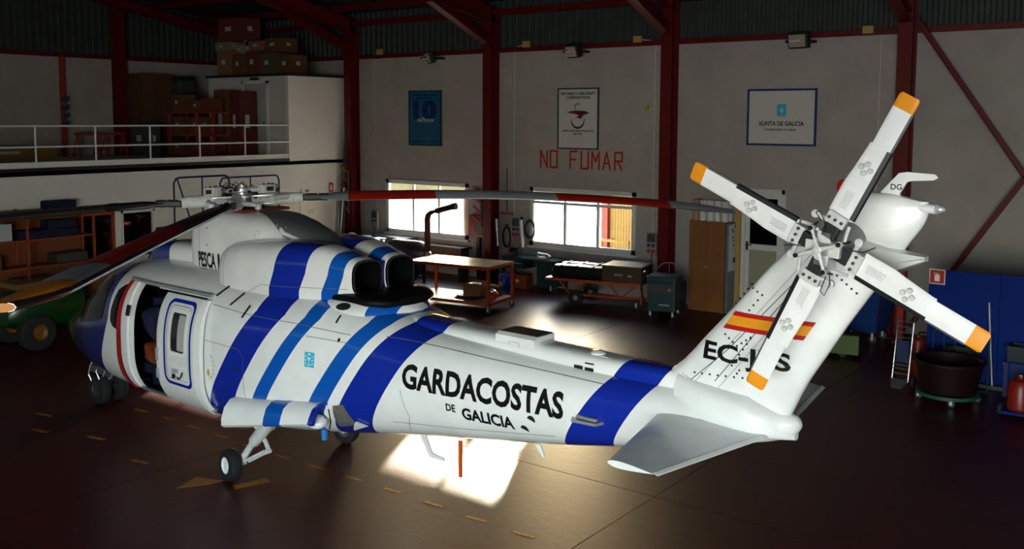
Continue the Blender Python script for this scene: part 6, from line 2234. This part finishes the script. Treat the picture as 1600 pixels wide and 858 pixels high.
# ---------------------------------------------------------------- shelving under the upper floor
SX = XM + .05
t = thing('shelving_unit', 'orange brown open shelving against the white left wall', 'shelf', (SX, 8.4, 0))
m_sh = mat('shelf_orange', (.26, .05, .014), .55, noise=.15)
m_shd = mat('shelf_back', (.15, .035, .012), .7)
for y in (0, 2.05, 3.58):
    for x in (.02, .52):
        MB().bb(x, x + .05, y - .025, y + .025, 0, 2.32 if y < 3 else 2.1).build('upright', m_sh, t)
for z in (.42, 1.04, 1.64, 2.26):
    MB().bb(0, .57, -.02, 3.6 if z < 2 else 2.9, z, z + .035).build('shelf', m_sh, t)
MB().bb(0, .018, 0, 3.55, .1, 2.22).build('back_panel', m_shd, t)
for (name, lab, cat, y0, y1, z, h, m_, d) in (
        ('storage_box', 'dark navy box on the very top of the orange shelving', 'box', 10.98, 11.62, 2.297, .16, m_navy, .4),
        ('storage_box', 'grey white plastic bin on the upper shelf at the left edge', 'box', 9.75, 10.14, 1.677, .36, mat('bin_clear', (.42, .43, .44), .35), .45),
        ('folded_cover', 'long dark navy cover folded on the upper shelf', 'cover', 10.3, 11.62, 1.677, .165, m_navy, .42),
        ('folded_cover', 'dark cover stacked on the long navy cover', 'cover', 10.95, 11.6, 1.862, .17, m_navy, .38),
        ('storage_box', 'dull grey brown case on the right of the third shelf', 'box', 11.1, 11.85, 1.077, .20, mat('case_brown', (.05, .04, .03), .6), .42),
        ('storage_box', 'brown carton at the left of the third shelf', 'box', 9.1, 9.9, 1.077, .28, m_cardd, .42),
        ('storage_box', 'brown carton on the bottom shelf behind the green vehicle', 'box', 10.2, 11.1, .457, .35, m_cardd, .42)):
    b = thing(name, lab, cat, (SX + .30, (y0 + y1) / 2, z + .001))
    w_ = (y1 - y0) / 2
    MB().bb(-d / 2, d / 2, -w_, w_, 0, h, .02).build('body', m_, b)
    MB().bb(-d / 2 + .02, d / 2 + .005, -w_ * .96, w_ * .96, h, h + .015).build('lid', m_, b)
# glazed partition in the white wall
for k, (a, b_) in enumerate(((11.98, 12.85), (13.02, 13.93))):
    wn_ = MB(); wn_.bb(XM - .1, XM + .02, a, a + .06, .9, 2.08); wn_.bb(XM - .1, XM + .02, b_ - .06, b_, .9, 2.08); wn_.bb(XM - .1, XM + .02, a, b_, .9, .96); wn_.bb(XM - .1, XM + .02, a, b_, 2.02, 2.08)
    o_ = struct(wn_.build('window_%d' % (3 + k), m_alu if k else m_redsteel))
    MB().bb(XM - .05, XM - .045, a + .06, b_ - .06, .96, 2.02).build('pane', m_dglass, o_)
for k, y in enumerate((12.3, 12.9, 13.5)):
    t = thing('hanging_overall', ('left', 'middle', 'right')[k] + ' dark overall hanging behind the glazed partition', 'clothing', (XM - .6, y, 1.75), R(90))
    mb = MB(); blob(mb, (0, 0, -.37), (.16, .07, .34), 50 + k, .1); mb.build('garment', mat('overall_teal', (.01, .035, .035), .8), t, smooth=True)
    MB().tube([(-.14, 0, -.02), (0, 0, .06), (.14, 0, -.02)], .01, 5).build('hanger', m_grey, t)

# ---------------------------------------------------------------- green utility vehicle behind the nose
t = thing('utility_vehicle', 'green utility vehicle with yellow seat and hubs at the far left', 'vehicle', (-18.35, 9.75, 0), R(0))
m_vg = mat('vehicle_green', (.003, .032, .006), .3, coat=.15)
m_vy = mat('vehicle_yellow', (.13, .055, .006), .5)
mb = MB()
def vsec(y, x0, x1, z0, z1, n=3): return [(x_, y, z_) for (_, x_, z_) in [(0, (x0 + x1) / 2 + (x1 - x0) / 2 * math.copysign(abs(math.cos(2 * PI * k / 32)) ** (2 / n), math.cos(2 * PI * k / 32)), (z0 + z1) / 2 + (z1 - z0) / 2 * math.copysign(abs(math.sin(2 * PI * k / 32)) ** (2 / n), math.sin(2 * PI * k / 32))) for k in range(32)]]
mb.loft([vsec(-1.28, -.35, .40, .48, .86), vsec(-1.08, -.5, .54, .40, 1.06), vsec(-.5, -.55, .58, .36, 1.20), vsec(.1, -.55, .58, .32, 1.16)])
mb.build('hood', m_vg, t, smooth=True, angle=40)
mb = MB(); mb.bb(-.5, .52, -.1, .9, .30, .52, .03); mb.build('floor_pan', m_vg, t)
mb = MB(); mb.prism([(-.6, .75, .62), (-.6, 2.1, .62), (-.6, 2.15, 1.2), (-.6, .72, 1.2)], (1.22, 0, 0)); mb.build('cargo_bed', m_vg, t)
MB().bb(-.5, .5, .25, .70, .58, .72, .04).build('seat', m_vy, t)
MB().bb(-.5, .5, .62, .74, .70, 1.3, .04).build('seat_back', m_vy, t)
MB().bb(-.35, .35, -1.1, -.7, 1.14, 1.26, .03).build('yellow_cushion', m_vy, t)
for (x, y) in ((.50, -.82), (-.55, -.82), (.50, 1.45), (-.55, 1.45)):
    mb = MB(); mb.lathe([(.16, -.13), (.30, -.13), (.345, -.08), (.35, 0), (.345, .08), (.30, .13), (.16, .13)], (x, y, .35), 'X', 28, closed=True); w_ = mb.build('wheel', m_tyre, t, smooth=True)
    MB().lathe([(.001, -.06), (.10, -.05), (.165, -.10), (.165, .10), (.10, .05), (.001, .06)], (x, y, .35), 'X', 22).build('wheel_hub', m_vy, w_, smooth=True)
MB().tube([(.2, .0, .9), (.2, .16, 1.08)], .015, 6).build('steering_column', m_blackm, t)
pts = [(.2 + .16 * math.cos(2 * PI * i / 20), .18 + .05 * math.sin(2 * PI * i / 20), 1.10 + .14 * math.sin(2 * PI * i / 20)) for i in range(21)]
MB().tube(pts, .014, 6, False).build('steering_wheel', m_blackm, t, smooth=True)
for x in (-.25, .25):
    MB().lathe([(.001, -.02), (.06, -.02), (.07, .02)], (x, -1.18, .62), 'Y', 16).build('headlamp', m_chrome, t, smooth=True)
mb = MB(); mb.box((.565, -.30, .74), (.02, .2, .09), None, .01); mb.build('side_badge', m_chrome, t)

# blue drum half hidden by the rotor blade at the left edge
t = thing('plastic_barrel', 'dark blue plastic barrel at the left edge behind the green vehicle', 'barrel', (-19.6, 9.0, 0))
MB().lathe([(.25, 0), (.29, .05), (.29, .3), (.30, .33), (.29, .36), (.29, .62), (.30, .65), (.29, .68), (.28, .86), (.22, .9), (.001, .9)], (0, 0, 0), n=26).build('barrel', mat('barrel_navy', (.008, .014, .04), .4), t, smooth=True)
MB().lathe([(.05, .9), (.05, .93), (.001, .93)], (.12, 0, 0), n=14).build('bung', m_dgrey, t)

# ---------------------------------------------------------------- blue maintenance platform behind the rotor head
m_pb = mat('platform_blue', (.008, .016, .09), .4)
def platform(label, x, y0, y1, ztop, slant, depth=.75):
    t = thing('maintenance_platform', label, 'platform', (x, y0, 0))
    L = y1 - y0
    zd = 1.75
    MB().bb(-depth, 0, 0, L, zd, zd + .06).build('deck', m_pb, t)
    for a in (0, -depth):
        for y in (0.0, L):
            MB().cyl((a, y, 0), (a, y, zd), .028, 8).build('leg', m_pb, t, smooth=True)
    for a in (0,):
        MB().tube([(a, 0, zd), (a, 0, ztop - .12), (a, .06, ztop - .02), (a, .14, ztop), (a, L - .14, ztop), (a, L - .06, ztop - .02), (a, L, ztop - .12), (a, L, zd)], .022, 8).build('handrail', m_pb, t, smooth=True)
        MB().cyl((a, L * .5, zd), (a, L * .5, ztop), .018, 8).build('rail_post', m_pb, t, smooth=True)
        MB().tube([(a, 0.05, 0.1), (a, L * .5, zd)], .016, 6).build('diagonal', m_pb, t, smooth=True)
        MB().tube([(a, L - .05, 0.1), (a, L * .5, zd)], .016, 6).build('diagonal', m_pb, t, smooth=True)
    for k in range(6):
        z = .3 * k + .1
        MB().cyl((-depth, -.5 + .08 * k, z), (0, -.5 + .08 * k, z), .016, 6).build('step', m_pb, t, smooth=True)
    for a in (0, -depth):
        MB().tube([(a, -.55, 0), (a, 0, zd)], .018, 6).build('stringer', m_pb, t, smooth=True)
    if slant:
        MB().tube([(0, .08, ztop), (0, .5, zd)], .02, 6).build('slanted_brace', m_pb, t, smooth=True)
    return t
platform('left blue steel maintenance platform behind the rotor head', -19.4, 12.95, 14.45, 2.98, True)
platform('right blue steel maintenance platform behind the rotor head', -20.5, 15.0, 16.85, 2.84, False)
t = thing('clothes_rail', 'dark rail holding overalls behind the glazed partition', 'rail', (XM - .6, 12.0, 0))
MB().cyl((0, 0, 1.82), (0, 1.9, 1.82), .012, 8).build('bar', m_dgrey, t)
for y in (0, 1.9):
    MB().cyl((0, y, 0), (0, y, 1.82), .015, 8).build('post', m_dgrey, t)
